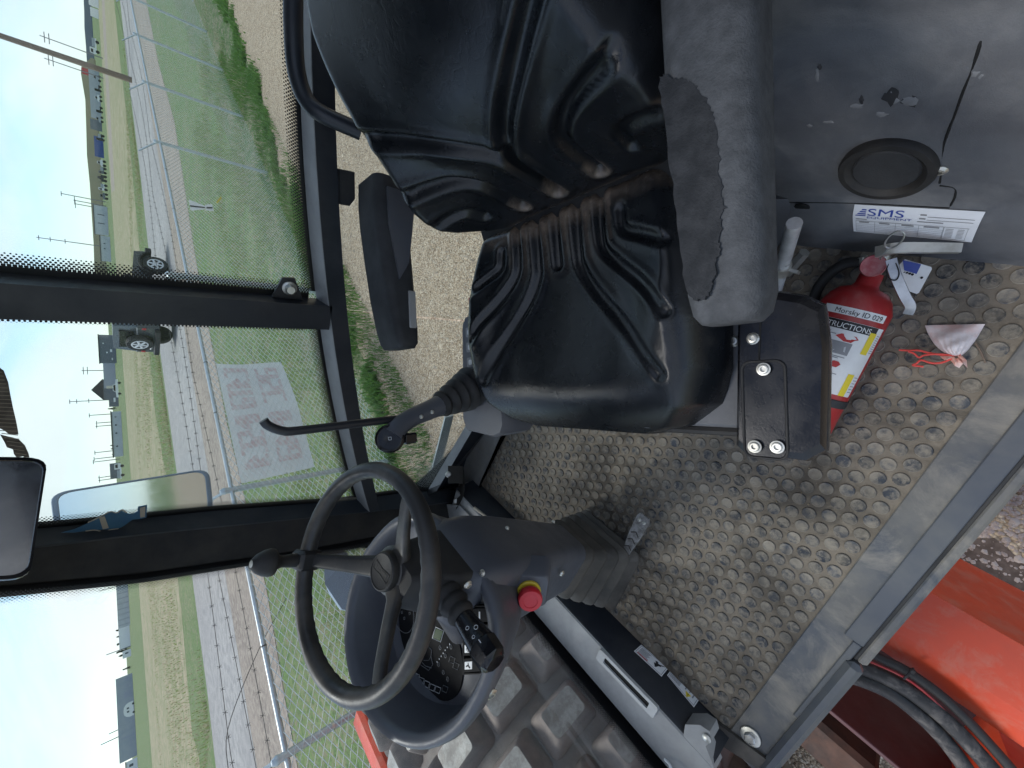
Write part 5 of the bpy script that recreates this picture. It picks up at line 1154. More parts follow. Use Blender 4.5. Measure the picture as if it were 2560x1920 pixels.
# ---- service sticker on the console
Q = [on_console(x, y, .0012) for x, y in ((1848, 438), (2132, 453), (2101, 520), (1846, 496))]
ss_ = thing('service_sticker', 'white service record sticker with blue letters on the grey rear console', 'sticker', Q[0])
nq = unit(np.cross(Q[1] - Q[0], Q[3] - Q[0])); nq = nq if nq[0] < 0 else -nq
def sq2(u, v, lift=.0):
    p = (Q[0] * (1 - u) + Q[1] * u) * (1 - v) + (Q[3] * (1 - u) + Q[2] * u) * v; return V3(csmooth(p[1], p[2])[0] - .0012 - lift, p[1], p[2])
b = MB(); b.grid(lambda u, v: sq2(u, v, .0014), 10, 10); pap = b.build('paper', 'paper', ss_)
def st_text(body, size, u, v, m, sq=1.):
    W_, H_ = np.linalg.norm(Q[1] - Q[0]), np.linalg.norm(Q[3] - Q[0])
    return text(body, size, (0, 0, 0), (1, 0, 0), (0, 1, 0), m, None, wrap=lambda x, y: sq2(u + x / W_, v - y / H_, .0024), squash=sq).build('lettering', m, ss_)
st_text('SMS', .021, .125, .235, 'blue_print', 1.45); st_text('EQUIPMENT', .0085, .125, .33, 'blue_print', 1.35)
b = MB()
for k in range(4): b.add([sq2(.03 + .016 * (3 - k), .09 + k * .05, .002), sq2(.115, .09 + k * .05, .002), sq2(.115, .12 + k * .05, .002), sq2(.03 + .016 * (3 - k) - .008, .12 + k * .05, .002)], [(0, 1, 2, 3)])
b.build('logo_bars', 'blue_print', ss_)
b = MB()
def ln(u0, v0, u1, v1, w=.012): n_ = 5; b.quadstrip([sq2(u0 + (u1 - u0) * i / n_, v0, .0022) for i in range(n_ + 1)], [sq2(u0 + (u1 - u0) * i / n_, v0 + w, .0022) for i in range(n_ + 1)])
def vl(u, v0, v1, w=.0025): n_ = 5; b.quadstrip([sq2(u, v0 + (v1 - v0) * i / n_, .0022) for i in range(n_ + 1)], [sq2(u + w, v0 + (v1 - v0) * i / n_, .0022) for i in range(n_ + 1)])
ln(.03, .45, .95, .45); ln(.03, .93, .95, .93)
for u in (.03, .20, .38, .57, .76, .765, .94): vl(u, .45, .93)
for k in range(5): ln(.03, .58 + k * .075, .76, .58 + k * .075, .007)
for k in range(7): ln(.78, .52 + k * .055, .84, .52 + k * .055, .015); ln(.87, .52 + k * .055, .92, .52 + k * .055, .015)
ln(.62, .17, .96, .17); ln(.62, .25, .96, .25); ln(.55, .31, .75, .31, .03); ln(.56, .12, .61, .12, .035); ln(.56, .21, .61, .21, .035); ln(.03, .37, .13, .37, .03)
ln(.06, .485, .15, .485, .045); ln(.24, .485, .33, .485, .045); ln(.43, .485, .53, .485, .045); ln(.61, .485, .73, .485, .045)
b.build('form_lines', 'grey_print', ss_)

# ---- steel tubes stowed beside the seat, behind the armrest
tube_ = thing('steel_tube', 'bright steel tube with clamp standing beside the seat at the rear console', 'tube', at(1690, 600, Z=MATZ))
t0_, t1_ = at(1716, 482, Z=1.80), at(1672, 640, Z=1.56); b = MB(); b.tube([t0_, t1_], .0125, 18); b.build('tube', 'bright_steel', tube_)
tm = t0_ + (t1_ - t0_) * .55; td = unit(t1_ - t0_); b = MB(); b.tube([tm - td * .014, tm + td * .014], .0165, 16); b.box(tm + V3(.0, -.022, 0), (.006, .02, .02)); b.build('clamp', 'zinc', tube_)
b = MB(); b.tube([at(1738, 545, Z=1.60), at(1700, 590, Z=1.56)], .011, 6); b.build('socket', 'zinc', tube_, sharp=20)
Q = [at(x, y, Z=z) for x, y, z in ((1665, 430, 1.80), (1703, 430, 1.80), (1708, 450, 1.78), (1690, 520, 1.70), (1660, 560, 1.66))]
b = MB(); b.loops([Q, [p + V3(.01, .03, -.03) for p in Q]]); b.build('lever_shroud', 'plastic', roller)

# ---- mirrors
def mirror(name, label, quad, plane, tilt, mframe, depth=.03, rad=.18):
    Q = [at(x, y, pl=plane) for x, y in quad]; c = sum(Q) / 4; root = thing(name, label, 'mirror', c)
    n = plane[1] if plane[1] @ (CAM - c) > 0 else -plane[1]
    def rr(k, lift):
        L = []
        for i in range(4):
            p0, p1, p2 = Q[i - 1], Q[i], Q[(i + 1) % 4]
            for t in np.linspace(0, 1, 6):
                a = p1 + (p0 - p1) * rad * (.8 if np.linalg.norm(p0 - p1) < np.linalg.norm(p2 - p1) else .36); d_ = p1 + (p2 - p1) * rad * (.8 if np.linalg.norm(p2 - p1) < np.linalg.norm(p0 - p1) else .36)
                L.append(a * (1 - t) ** 2 + 2 * p1 * t * (1 - t) + d_ * t * t)
        return [c + (p - c) * k + n * lift for p in L]
    b = MB(); b.loops([rr(.86, -depth), rr(.98, -depth * .5), rr(1.0, .0), rr(.985, .004), rr(.93, .004), rr(.92, .0)], cap1=False); hs_ = b.build('housing', mframe, root, sharp=60)
    b = MB(); b.add(rr(.925, .001), [tuple(range(24))]); b.build('mirror_glass', 'mirror', root); return root, c
def aim(x, y, r):        # normal that sends the sight line through a picture place on along r
    return unit(unit(r) - unit(raydir(x, y)))
mir, mc = mirror('exterior_mirror', 'tall exterior mirror with rounded grey rim outside the front side glass', [(108, 1066), (452, 1012), (462, 1108), (118, 1152)], (V3(-1.30, 1.62, 2.5), aim(285, 1075, V3(.95, .18, .02))), 0, 'blue_grey', .05, .3)
b = MB(); b.tube([mc + V3(-.02, .03, -.05), mc + V3(-.06, -.10, .02), V3(wx(2.6) - .04, 1.19, 2.58)], .014, 10); b.build('mirror_arm', 'frame_paint', mir)
mir2, mc2 = mirror('interior_mirror', 'black rimmed rear view mirror hanging inside the cab above the wheel', [(-150, 985), (104, 988), (64, 1252), (-160, 1262)], (V3(-.62, .72, 2.80), aim(40, 1100, V3(.70, -.42, -.42))), 0, 'plastic_black', .03, .3)
b = MB(); b.tube([mc2 + V3(-.01, .01, 0), mc2 + V3(-.07, .06, .06), V3(-.93, .9, 2.97)], .009, 8); b.build('mirror_arm', 'plastic_black', mir2)

# ---- torn film and torn sticker on the glass
tf = thing('torn_film', 'torn strip of brown ribbed film stuck high on the side glass', 'film', at(20, 880, Y=1.14))
def flat(poly, Y, m, par, name, th=.0008):
    Q = [at(x, y, Y=Y) for x, y in poly]; b = MB(); b.loops([Q, [p - V3(0, th, 0) for p in Q]]); return b.build(name, m, par)
for P in ([(-60, 700), (0, 795), (8, 800), (18, 826), (22, 850), (28, 880), (34, 905), (38, 925), (40, 938), (20, 938), (10, 930), (0, 925), (-60, 905)], [(0, 938), (14, 942), (28, 945), (42, 950), (54, 962), (62, 980), (64, 990), (55, 988), (46, 992), (52, 985), (36, 988), (30, 980), (28, 970), (15, 966), (10, 955)]): flat(P, 1.146, 'brown_film', tf, 'film_piece')
b = MB()
for k in range(26):
    y = 770 + k * 8.5
    x1 = np.interp(y, [790, 850, 905, 938, 945, 985], [0, 20, 33, 38, 40, 58]); x0 = -60 if y < 935 else np.interp(y, [938, 985], [2, 34])
    b.tube([at(x0, y - 4, Y=1.1448), at(x1, y, Y=1.1448)], .0009, 4)
b.build('film_rib', 'card', tf)
ts2 = thing('torn_sticker', 'torn blue sticker with curled paper edges on glass beside the front pillar', 'sticker', at(230, 1130, Y=1.13))
flat([(132, 1150), (160, 1143), (190, 1130), (212, 1120), (226, 1112), (238, 1106), (250, 1107), (262, 1102), (272, 1108), (285, 1110), (297, 1104), (298, 1094), (318, 1090), (316, 1118), (300, 1121), (286, 1122), (270, 1134), (258, 1141), (235, 1143), (214, 1144), (190, 1146), (160, 1150)], 1.125, 'blue_sticker', ts2, 'sticker_piece')
flat([(214, 1118), (226, 1115), (235, 1140), (222, 1143)], 1.1237, 'card', ts2, 'paper_patch'); flat([(302, 1097), (314, 1094), (313, 1116), (303, 1118)], 1.1237, 'card', ts2, 'paper_patch')
b = MB(); b.tube(smooth_path([at(x, y, Y=1.122) for x, y in ((190, 1129), (205, 1122), (215, 1117), (226, 1111), (240, 1105), (252, 1108), (264, 1101), (274, 1107))], 4), .0014, 5); b.tube(smooth_path([at(x, y, Y=1.122) for x, y in ((185, 1147), (205, 1145), (222, 1148), (240, 1144), (256, 1142))], 4), .0013, 5); b.build('curled_edge', 'card', ts2)

# ================================================================== OUTSIDE: chain link fence
fence = thing('chain_link_fence', 'galvanised chain link fence with barbed wire running along the gravel road', 'fence', (fence_x(6), 6, 0))
FH_ = 1.8; fd = unit(V3(.4, 1, 0)); fnrm = V3(-fd[1], fd[0], 0)            # fnrm points to the road
def fpt(y, z, o=0.): return V3(fence_x(y), y, z) + fnrm * o
posts = [16.55, 13.75, 11.15, 7.35, 4.05, 1.85, -1.2, -4.2, 19.5, 22.5, 25.6, 28.7, 32]
for y in posts:
    big = abs(y - 7.35) < .1; b = MB(); b.tube([fpt(y, -.1), fpt(y, 2.02 if big else 1.86)], .042 if big else .030, 14)
    po = b.build('post', 'galv', fence)
    b = MB(); b.lathe([(.05 if big else .034, 0), (.05 if big else .036, .02), (.02, .05)], fpt(y, 2.0 if big else 1.85), UP, 12); b.build('post_cap', 'galv', po)
    b = MB(); b.tube([fpt(y, 1.84), fpt(y, 2.10, .26)], .014, 8); b.build('barb_arm', 'galv', po)
    b = MB(); 
    for z in (.5, 1.0, 1.45): b.lathe([(.046 if big else .033, -.01), (.046 if big else .033, .01)], fpt(y, z), UP, 12)
    b.build('tie_band', 'zinc', po)
b = MB(); b.tube([fpt(y, FH_) for y in (-6, 2, 10, 20, 32)], .021, 12); rail = b.build('top_rail', 'galv', fence)
b = MB()
for y in (3.3, 5.0, 5.75, 6.4, 2.6, 9, 10.2): b.lathe([(.023, -.006), (.023, .006)], fpt(y, FH_), fd, 12)
b.build('rail_tie', 'barb', rail)
for k, (z, o) in enumerate(((1.93, .085), (2.015, .17), (2.10, .255))):
    b = MB(); P = []; yv = np.linspace(-6, 32, 520); slack = [0.] * len(yv)
    for y in yv:
        sag = .05 * abs(math.sin(y * .55 + k)); P.append(fpt(y, z - sag, o))
    b.tube(P, .0025, 4)
    for y in np.arange(-2, 22, .16):
        sag = .05 * abs(math.sin(y * .55 + k)); c = fpt(y, z - sag, o); b.tube([c - V3(.0, .012, .016), c + V3(0, .012, .016)], .0022, 3); b.tube([c + V3(.0, -.012, .016), c + V3(0, .012, -.016)], .0022, 3)
    b.build('barbed_wire', 'barb', fence)
b = MB(); b.tube(smooth_path([fpt(2.9, 1.55), fpt(2.6, 1.83, .1), fpt(2.2, 2.1, .2), fpt(1.9, 2.12, .5), fpt(1.6, 2.3, .75)], 6), .003, 4); b.build('loose_wire', 'barb', fence)
# woven mesh: zigzag wires, each a ribbon with thickness
b = MB(); p_ = .060; hgt = 1.78; nz_ = int(hgt / (p_ / 2)); V = []; Fc = []; rw = .0034
L_f = np.linalg.norm(V3(.4, 1, 0))
nw = 0
for k in range(int(26 * L_f / p_)):
    s = (-1.5) * L_f + k * p_; zz_ = np.arange(nz_ + 1) * (p_ / 2) + .02; a = s + np.where((np.arange(nz_ + 1) + k) % 2 == 0, -1, 1) * p_ / 2 * 1.02; 
    rwk = rw * (1 - min(.35, max(0, (s / L_f - 6)) * .04))
    base = len(V)
    for t in range(nz_ + 1):
        c = V3(-4.85, 0, 0) + fd * a[t] + V3(0, 0, zz_[t]) + fnrm * (.004 if t % 2 else -.004) - fnrm * .03
        V += [c + V3(0, 0, rwk * 1.2) , c + fd * rwk * .9 - fnrm * rwk, c - fd * rwk * .9 + fnrm * .0]
    for t in range(nz_):
        i0 = base + 3 * t; Fc += [(i0, i0 + 1, i0 + 4, i0 + 3), (i0 + 1, i0 + 2, i0 + 5, i0 + 4), (i0 + 2, i0, i0 + 3, i0 + 5)]
b.add(V, Fc); b.build('mesh', 'wire', fence, kind='stuff')

# ---- banner tied to the fence (seen from behind, print showing through)
ban = thing('banner', 'white vinyl banner with faded red show through lettering tied to the chain link fence', 'banner', fpt(5, .6))
def bpt(u, v, lift=0.):       # u along the fence 0..1 (towards the machine front), v down 0..1
    y0, y1 = 5.77 + .02 * v, 4.12 + .05 * v; y = y0 + (y1 - y0) * u
    return fpt(y, 1.69 + .01 * u - (.76 + .02 * math.sin(3 * u)) * v, .035 + .02 * math.sin(7 * u + 2 * v) * v + lift)
b = MB(); b.grid(lambda u, v: bpt(u + .012 * math.sin(v * 5) * (1 if u < .1 else 0), v), 40, 24); b.build('sheet', 'banner', ban, sharp=80)
b = MB()
def stroke(P, w):
    P = [np.array(q_) for q_ in P]
    for A, B in zip(P[:-1], P[1:]):
        d = B - A; nrm2 = np.array([-d[1] * .55, d[0] / .55]); nrm2 = nrm2 / (np.linalg.norm(nrm2) + 1e-9) * w; ext_ = d / (np.linalg.norm(d) + 1e-9) * w * .6
        b.add([bpt(*(A - ext_ + nrm2), -.004), bpt(*(B + ext_ + nrm2), -.004), bpt(*(B + ext_ - nrm2), -.004), bpt(*(A - ext_ - nrm2), -.004)], [(0, 1, 2, 3)])
GL = [[(0, 0), (1, 0), (1, 1), (0, 1)], [(1, 0), (0, 0), (0, 1), (1, 1), (1, .5), (0, .5)], [(0, 1), (0, 0), (1, .5), (0, .6), (1, 1)], [(0, 0), (0, 1)], [(1, 1), (1, 0), (0, .5), (1, .5)], [(0, .0), (1, 0), (.5, 0), (.5, 1)], [(0, 0), (1, 0), (1, .5), (0, .5), (0, 1), (1, 1)]]
for v0, hh, seq in ((.10, .30, [0, 2, 5, 1, 3, 4, 6, 0, 2]), (.55, .30, [1, 6, 0, 3, 4, 2, 1])):
    n_ = len(seq); 
    for i, g in enumerate(seq):
        u0 = .07 + .86 * i / n_; wd = .86 / n_ * .62; stroke([(u0 + wd * (1 - x), v0 + hh * y) for x, y in GL[g]], .021)
b.build('faded_lettering', 'banner_red', ban)
for u, v in ((0, 0), (.0, .55), (.5, 0), (1, 0), (1, .6), (0, 1)):
    c = bpt(u, v); b = MB(); b.tube([c + V3(0, 0, .0), c - fnrm * .05 + V3(0, .03 if u < .5 else -.03, .03)], .004, 5); b.build('cable_tie', 'barb', ban)
b = MB(); b.tube(smooth_path([bpt(0, .55), bpt(-.03, .56, -.04), bpt(-.09, .52, -.06), bpt(-.14, .57, -.05)], 5), .003, 5); b.build('loose_tie', 'barb', ban)
# ---- small white sign on the fence
sg = thing('fence_sign', 'small white torn notice of two pieces hanging on the fence', 'sign', fpt(9.3, 1.0))
def fence_hit(x, y, o=-.05):
    d = raydir(x, y); p0 = fpt(0, 0, o); t = ((p0 - CAM) @ fnrm) / (d @ fnrm); return CAM + d * t
for P in ([(408, 431), (412, 455), (442, 452), (443, 445)], [(443, 442), (458, 441), (462, 456), (444, 454)]):
    Q = [fence_hit(x, y) for x, y in P]; b = MB(); b.loops([Q, [p + fnrm * .003 for p in Q]]); b.build('panel', 'white_print', sg)
for P in ([(410, 443), (411, 446), (443, 449), (443, 447)], [(446, 447), (446, 450), (459, 450), (459, 447)]):
    Q = [fence_hit(x, y, -.056) for x, y in P]; b = MB(); b.loops([Q, [p + fnrm * .002 for p in Q]]); b.build('print_bar', 'black_print', sg)
Q = [fence_hit(x, y) for x, y in ((467, 437), (477, 424), (479, 427), (470, 439))]; b = MB(); b.loops([Q, [p + fnrm * .003 for p in Q]]); tag(b.build('orange_tag', 'estop_yellow'), 'tiny orange plastic strip caught in the fence mesh near the white notice', 'tag')

# ---- grass and weeds along the fence
def blades(name, n, fn, m, hh, wdt, lab=None):
    V = []; F = []
    for i in range(n):
        r = fn()
        if r is None: continue
        x, y, sc = r; h = hh * sc * rng.uniform(.5, 1.25); a = rng.uniform(0, 6.28); w = wdt * rng.uniform(.6, 1.3); ln_ = rng.uniform(.1, .7) * h; d = V3(math.cos(a), math.sin(a), 0); s = V3(-d[1], d[0], 0) * w
        k = len(V); p = V3(x, y, -.01); V += [p - s, p + s, p + d * ln_ * .35 + V3(0, 0, h * .6) + s * .8, p + d * ln_ * .35 + V3(0, 0, h * .6) - s * .8, p + d * ln_ + V3(0, 0, h)]
        F += [(k, k + 1, k + 2, k + 3), (k + 3, k + 2, k + 4)]
    b = MB(); b.add(V, F); o = b.build(name, m, kind='stuff', sharp=180); return o
def near_fence(o0, o1, y0=.5, y1=17):
    def f():
        y = y0 + (y1 - y0) * rng.random() ** 1.3; o = rng.uniform(o0, o1)
        if math.sin(y * 2.3 + o * 1.7) + math.sin(y * .9 - o * 3) + rng.normal(0, .6) < -.35: return None
        p = fpt(y, 0, o); return p[0], p[1], 1.
    return f
def edge_f():
    y = .6 + 19 * rng.random() ** 1.1; o = rng.normal(.10, .16)
    if math.sin(y * 3.1) + math.sin(y * 7.7 + 1) + rng.normal(0, .5) < -.2: return None
    return padx(y) - .16 + o * .8, y, 1.
blades('verge_grass', 26000, near_fence(-1.0, .3), 'weed', .10, .006)
blades('tall_grass', 16000, near_fence(.1, 3.8, -2, 20), 'weed_pale', .17, .007)
blades('dry_grass', 9000, near_fence(-.7, 4.5, -2, 20), 'dry', .15, .005)
blades('gravel_edge_weeds', 17000, edge_f, 'weed', .11, .013)
# far field tufts across the road
def field():
    y = rng.uniform(14, 75); k = np.interp(y, [p[1] for p in far], [p[0] for p in far]); x = k - 1 - 60 * rng.random() ** 2.2
    if math.sin(x * .21 + y * .13) + math.sin(x * .05 - y * .31) + rng.normal(0, .5) < .1: return None
    return x, y, 1.
blades('field_grass', 22000, field, 'weed_pale', .16, .016); blades('field_dry_grass', 22000, field, 'dry', .16, .016)
c_ = at(2140, 1265, Z=.003); b = MB(); b.add([c_ + V3(.16 * math.cos(t) * (1 + .3 * math.sin(3 * t)), .24 * math.sin(t) * (1 + .25 * math.cos(5 * t)), 0) for t in np.linspace(0, 6.28, 33)[:-1]], [tuple(range(32))]); b.build('soil_patch', 'dark_soil', kind='structure')
# loose stones below the door
b = MB(); ico = [(0, 0, 1), (.9, 0, .1), (.28, .85, .1), (-.72, .53, .1), (-.72, -.53, .1), (.28, -.85, .1)]; icf = [(0, 1, 2), (0, 2, 3), (0, 3, 4), (0, 4, 5), (0, 5, 1)]
for k in range(3800):
    x = rng.uniform(-1.3, .2); y = rng.uniform(-1.15, -.30); r = abs(rng.normal(.007, .004)) + .003; a = rng.uniform(0, 6.28); ca, sa = math.cos(a), math.sin(a); q3 = rng.uniform(.7, 1.3, 3)
    b.add([(x + r * (ca * vx * q3[0] - sa * vy), y + r * (sa * vx + ca * vy * q3[1]), r * vz * .8 * q3[2]) for vx, vy, vz in ico], icf)
b.build('pebbles', 'pebble', kind='stuff', sharp=30)
b = MB()
for k in range(5200):
    y = rng.uniform(1.6, 9); x = rng.uniform(-3, 4)
    if x < padx(y) - .1: continue
    r = abs(rng.normal(.011, .006)) + .004; a = rng.uniform(0, 6.28); ca, sa = math.cos(a), math.sin(a); q3 = rng.uniform(.7, 1.3, 3)
    b.add([(x + r * (ca * vx * q3[0] - sa * vy), y + r * (sa * vx + ca * vy * q3[1]), r * vz * .7 * q3[2]) for vx, vy, vz in ico], icf)
b.build('gravel_stones', 'tan_pebble', kind='stuff', sharp=30)

# ================================================================== OUTSIDE: vehicles, poles, buildings
def dirs(px, base):      # local frame at a far place: origin on the ground, right-in-the-upright-view, depth
    d = raydir(*px); az = math.atan2(d[1], d[0]); f = V3(math.cos(az), math.sin(az), 0); r = V3(f[1], -f[0], 0); return f, r
def fx(x, y): return x / S_, y / S_
def ground_dist(dist, *pts):      # how far away the ground seen at these places is, within reason
    v = []
    for p in pts:
        d = raydir(*fx(*p)); e = d[2] / math.hypot(d[0], d[1]); v.append(CAM[2] / -e if e < -.004 else 420.)
    return min(max(dist, sum(v) / len(v)), 420.)
# jeep
jc = at(*fx(437, 770), Z=0) ; 
def gpt(x, y): return at(*fx(x, y), Z=0)
jd = unit(V3(.53, .85, 0)); jr = V3(jd[1], -jd[0], 0)                # jd forwards (to the right of the upright picture), jr its right side
jback = V3(-10.75, 27.2, 0); J = 1.36
jeep = thing('off_road_car', 'dark grey off-road car with spare wheel on its tail driving on the gravel road', 'car', jback + jd * 2)
def jp_(x, y, z): return jback + jd * x * J + jr * y * J + UP * z * J
def jbox(x0, x1, y0, y1, z0, z1, ch=.05): 
    b = MB(); b.box(jp_((x0 + x1) / 2, (y0 + y1) / 2, (z0 + z1) / 2), ((x1 - x0) * J, (y1 - y0) * J, (z1 - z0) * J), np.array([jd, jr, UP]).T, ch=ch); return b
b = jbox(0, 2.6, -.8, .8, .5, 1.18); b.loops([[jp_(x, y * .98, z) for x, z in ((2.6, .55), (4.05, .6), (4.1, .75), (4.05, 1.05), (2.6, 1.18))] for y in (-.72, .72)]); bodyj = b.build('body', 'jeep_paint', jeep)
b = MB(); b.loops([[jp_(x, y, z) for x, y in ((.05 + (z - 1.18) * .1, -.78 + (z - 1.18) * .12), (2.55 - (z - 1.18) * .75, -.78 + (z - 1.18) * .12), (2.55 - (z - 1.18) * .75, .78 - (z - 1.18) * .12), (.05 + (z - 1.18) * .1, .78 - (z - 1.18) * .12))] for z in (1.18, 1.75, 1.82)]); b.build('hardtop', 'jeep_paint', jeep)
for y in (-.745, .745):
    for x0, x1 in ((.25, .95), (1.1, 2.0)): jbox(x0, x1, y - .03, y + .03, 1.25, 1.66, .02).build('side_window', 'car_glass', jeep)
jbox(.03, .10, -.5, .5, 1.25, 1.66, .02).build('rear_window', 'car_glass', jeep)
jbox(-.18, -.02, -.75, .75, .48, .66, .04).build('rear_bumper', 'rubber', jeep); jbox(4.1, 4.3, -.75, .75, .5, .7, .04).build('front_bumper', 'rubber', jeep)
def wheelj(c, ax, R, name):
    b = MB(); b.lathe([(R * .6, -.13), (R * .95, -.13), (R, -.09), (R, .09), (R * .95, .13), (R * .6, .13)], c, ax, 28); w = b.build(name, 'tyre', jeep)
    b = MB(); b.lathe([(R * .6, .11), (R * .56, .09), (R * .2, .08), (R * .18, .12), (0, .12)], c, ax, 24); rm = b.build('rim', 'tyre', w)
    a_ = unit(np.cross(ax, UP)); c_ = np.cross(ax, a_); b = MB()
    b.lathe([(R * .2, .115), (R * .2, .135), (0, .135)], c, ax, 16)
    for k in range(6):
        t = k * 2 * math.pi / 6 + .3; d = a_ * math.cos(t) + c_ * math.sin(t); b.tube([c + ax * .12 + d * R * .12, c + ax * .12 + d * R * .58], [.06, .05], 6)
    b.tube([c + ax * .105 + (a_ * math.cos(t) + c_ * math.sin(t)) * R * .58 for t in np.linspace(0, 6.28, 25)[:-1]], .045, 6, closed=True)
    b.build('rim_spoke', 'rim', w)
for x, y in ((.85, -.72), (.85, .72), (3.35, -.72), (3.35, .72)): wheelj(jp_(x, y, .42), jr * (1 if y > 0 else -1), .42 * J, 'wheel')
wheelj(jp_(-.12, .0, 1.08), -jd, .40 * J, 'spare_wheel')
for x in (.85, 3.35):
    for y in (-.80, .80):
        b = MB(); b.loops([[jp_(x + .62 * math.cos(t) * k_, y + dy, .50 + .46 * math.sin(t) * k_) for t in np.linspace(.1, 3.04, 10)] + [jp_(x + .56 * math.cos(t) * k_, y + dy, .50 + .40 * math.sin(t) * k_) for t in np.linspace(3.04, .1, 10)] for dy, k_ in ((-.1, 1), (.1, 1))]); b.build('wheel_arch', 'rubber', jeep)
for y in (-.72, .72): jbox(-.02, .03, y - .045, y + .045, .90, 1.02, .01).build('tail_light', 'red_print', jeep)
for y in (-.85, .85): jbox(2.35, 2.5, y - .12, y + .12, 1.2, 1.4, .03).build('door_mirror', 'rubber', jeep)
b = MB(); b.tube([jp_(-.07, -.45, .75), jp_(-.09, -.15, .75)], .06, 4); b.build('number_plate', 'white_print', jeep)

# wooden utility pole by the road
def pole(base, top, m, r, lab_, arms, wide, name='utility_pole', grp=None):
    root = thing(name, lab_, 'pole', base, grp); b = MB(); b.tube([base, top], [r, r * .75], 10); b.build('pole', m, root)
    f = V3(base[0], base[1], 0) - CAM * [1, 1, 0]; f = unit(f); rr = V3(f[1], -f[0], 0)
    for z in arms:
        c = base + (top - base) * z; b = MB(); b.box(c, (wide * .8, r * 1.2, r * 1.2), np.array([rr, f, UP]).T); b.build('cross_arm', m, root)
    return root
def vertical(px_b, px_t, dist):
    x, y = azpt(px_b, dist); base = V3(x, y, 0); ht = hz(px_t, dist); return base, V3(x, y, ht)
bs = V3(*azpt(fx(311, 194), 62), -.1); dt = raydir(*fx(0, 89)); dt = dt / math.hypot(dt[0], dt[1]); tp = CAM + dt * 62
pole(bs, bs + (tp - bs) * 1.5, 'wood', .27, 'large leaning wooden utility pole at the far side of the gravel road', [], 1, 'wooden_pole')
PL = [((257, 146), (99, 89), 190, 1, [.93, .86]), ((259, 196), (111, 152), 190, 1, [.93, .86]), ((264, 505), (152, 486), 260, 0, [.99]), ((246, 512), (184, 505), 300, 1, [.97]), ((246, 520), (186, 514), 300, 1, [.97]), ((241, 614), (91, 595), 260, 0, [.97, .82, .62]), ((249, 667), (173, 659), 300, 0, [.99]),
      ((262, 926), (204, 927), 260, 1, [.95, .83]), ((265, 1000), (173, 1004), 260, 0, [.99, .85, .6]), ((277, 1035), (222, 1043), 280, 0, [.98]), ((278, 1055), (239, 1060), 330, 0, [.95]), ((278, 1063), (239, 1070), 330, 0, [.95]), ((281, 1127), (236, 1133), 300, 0, [.98]), ((283, 1142), (234, 1147), 300, 0, [.98]), ((285, 1149), (232, 1158), 300, 0, [.98]), ((278, 1190), (245, 1194), 300, 0, [.95]), ((278, 1197), (246, 1202), 300, 0, [.95]),
      ((320, 1458), (248, 1476), 240, 0, []), ((300, 1625), (266, 1646), 240, 0, []), ((300, 1840), (252, 1869), 240, 0, []), ((292, 1826), (272, 1838), 300, 0, [])]
names = ['twin cross arm power pole left of the big wooden pole in the upright view', 'twin cross arm power pole just past the big wooden pole', 'single tall lamp pole by the white shed', 'first of two close H frame poles by the long white shed', 'second of two close H frame poles by the long white shed', 'tall thin pole with three arms beyond the pale shed', 'slim lamp pole beyond the car on the road', 'power pole with two arms rising before the lilac building', 'tall pole with arms beside the dark gabled roof', 'lamp pole at the near end of the pale windowed building', 'first of a close pair of poles behind the windowed building', 'second of a close pair of poles behind the windowed building', 'slim pole over far end of the windowed building', 'slim pole between windowed building and white truck', 'slim pole just before the white truck', 'first pole of the frame behind the white truck', 'second pole of the frame behind the white truck', 'leaning thin pole over the ribbed pale building', 'short leaning pole by the small white building', 'tall thin pole over the end of the big grey shed', 'short thin pole over the big grey shed']
for (pb, pt, dist, wide, arms), lb in zip(PL, names):
    dist = ground_dist(dist, pb); base, top = vertical(fx(*pb), fx(*pt), dist); pole(base, top, 'far_pole', dist * .0007, lb, arms, dist * (.016 if wide else .009))

# buildings: traced on the ground where they stand, boxes with depth
def building(name, lab_, pa_, pb_, top_px, dist, m, depth=14., roof=None, windows=None, cat='building', zb=0., stripes=0, wm='win_dark'):
    if dist < 500: dist = ground_dist(dist, pa_, pb_)
    A, B = V3(*azpt(fx(*pa_), dist), 0), V3(*azpt(fx(*pb_), dist), 0); h = hz(fx(*top_px), dist); c = (A + B) / 2; root = thing(name, lab_, cat, c)
    ax = unit(B - A); w = np.linalg.norm(B - A); f = unit(V3(-ax[1], ax[0], 0)); f = f if f @ (CAM - c) < 0 else -f; Rm = np.array([ax, f, UP]).T
    b = MB(); b.box(c + f * depth / 2 + UP * (h / 2), (w, depth, h), Rm); b.build('wall', m, root)
    if roof == 'flat': b = MB(); b.box(c + f * depth / 2 + UP * (h + .15), (w + .5, depth + .5, .35), Rm); b.build('roof', 'roof_dark', root)
    if roof == 'gable':
        b = MB(); b.loops([[c + ax * x + f * y + UP * z for x, z in ((-w / 2 - .5, h), (0, h + w * .42), (w / 2 + .5, h))] for y in (-.4, depth)]); b.build('roof', 'roof_dark', root)
    for k in range(stripes):
        x = -w / 2 + w * (k + .5) / stripes; b = MB(); b.box(c + ax * x - f * .05 + UP * h / 2, (w / stripes * .22, .12, h * .98), Rm); b.build('cladding_rib', 'clad_grey', root)
    for (u, v, ww, hh) in windows or []:
        b = MB(); b.box(c + ax * (u - .5) * w - f * .06 + UP * v * h, (ww * w, .14, hh * h), Rm); b.build('window', wm, root)
    return root
D1 = 165
building('warehouse', 'dark long warehouse with white specks beyond the field', (290, 838), (290, 908), (248, 870), 200, 'clad_dark', 25, 'flat', [(.3, .75, .04, .08), (.55, .3, .10, .12), (.62, .55, .05, .1), (.85, .25, .08, .06)], wm='clad_white')
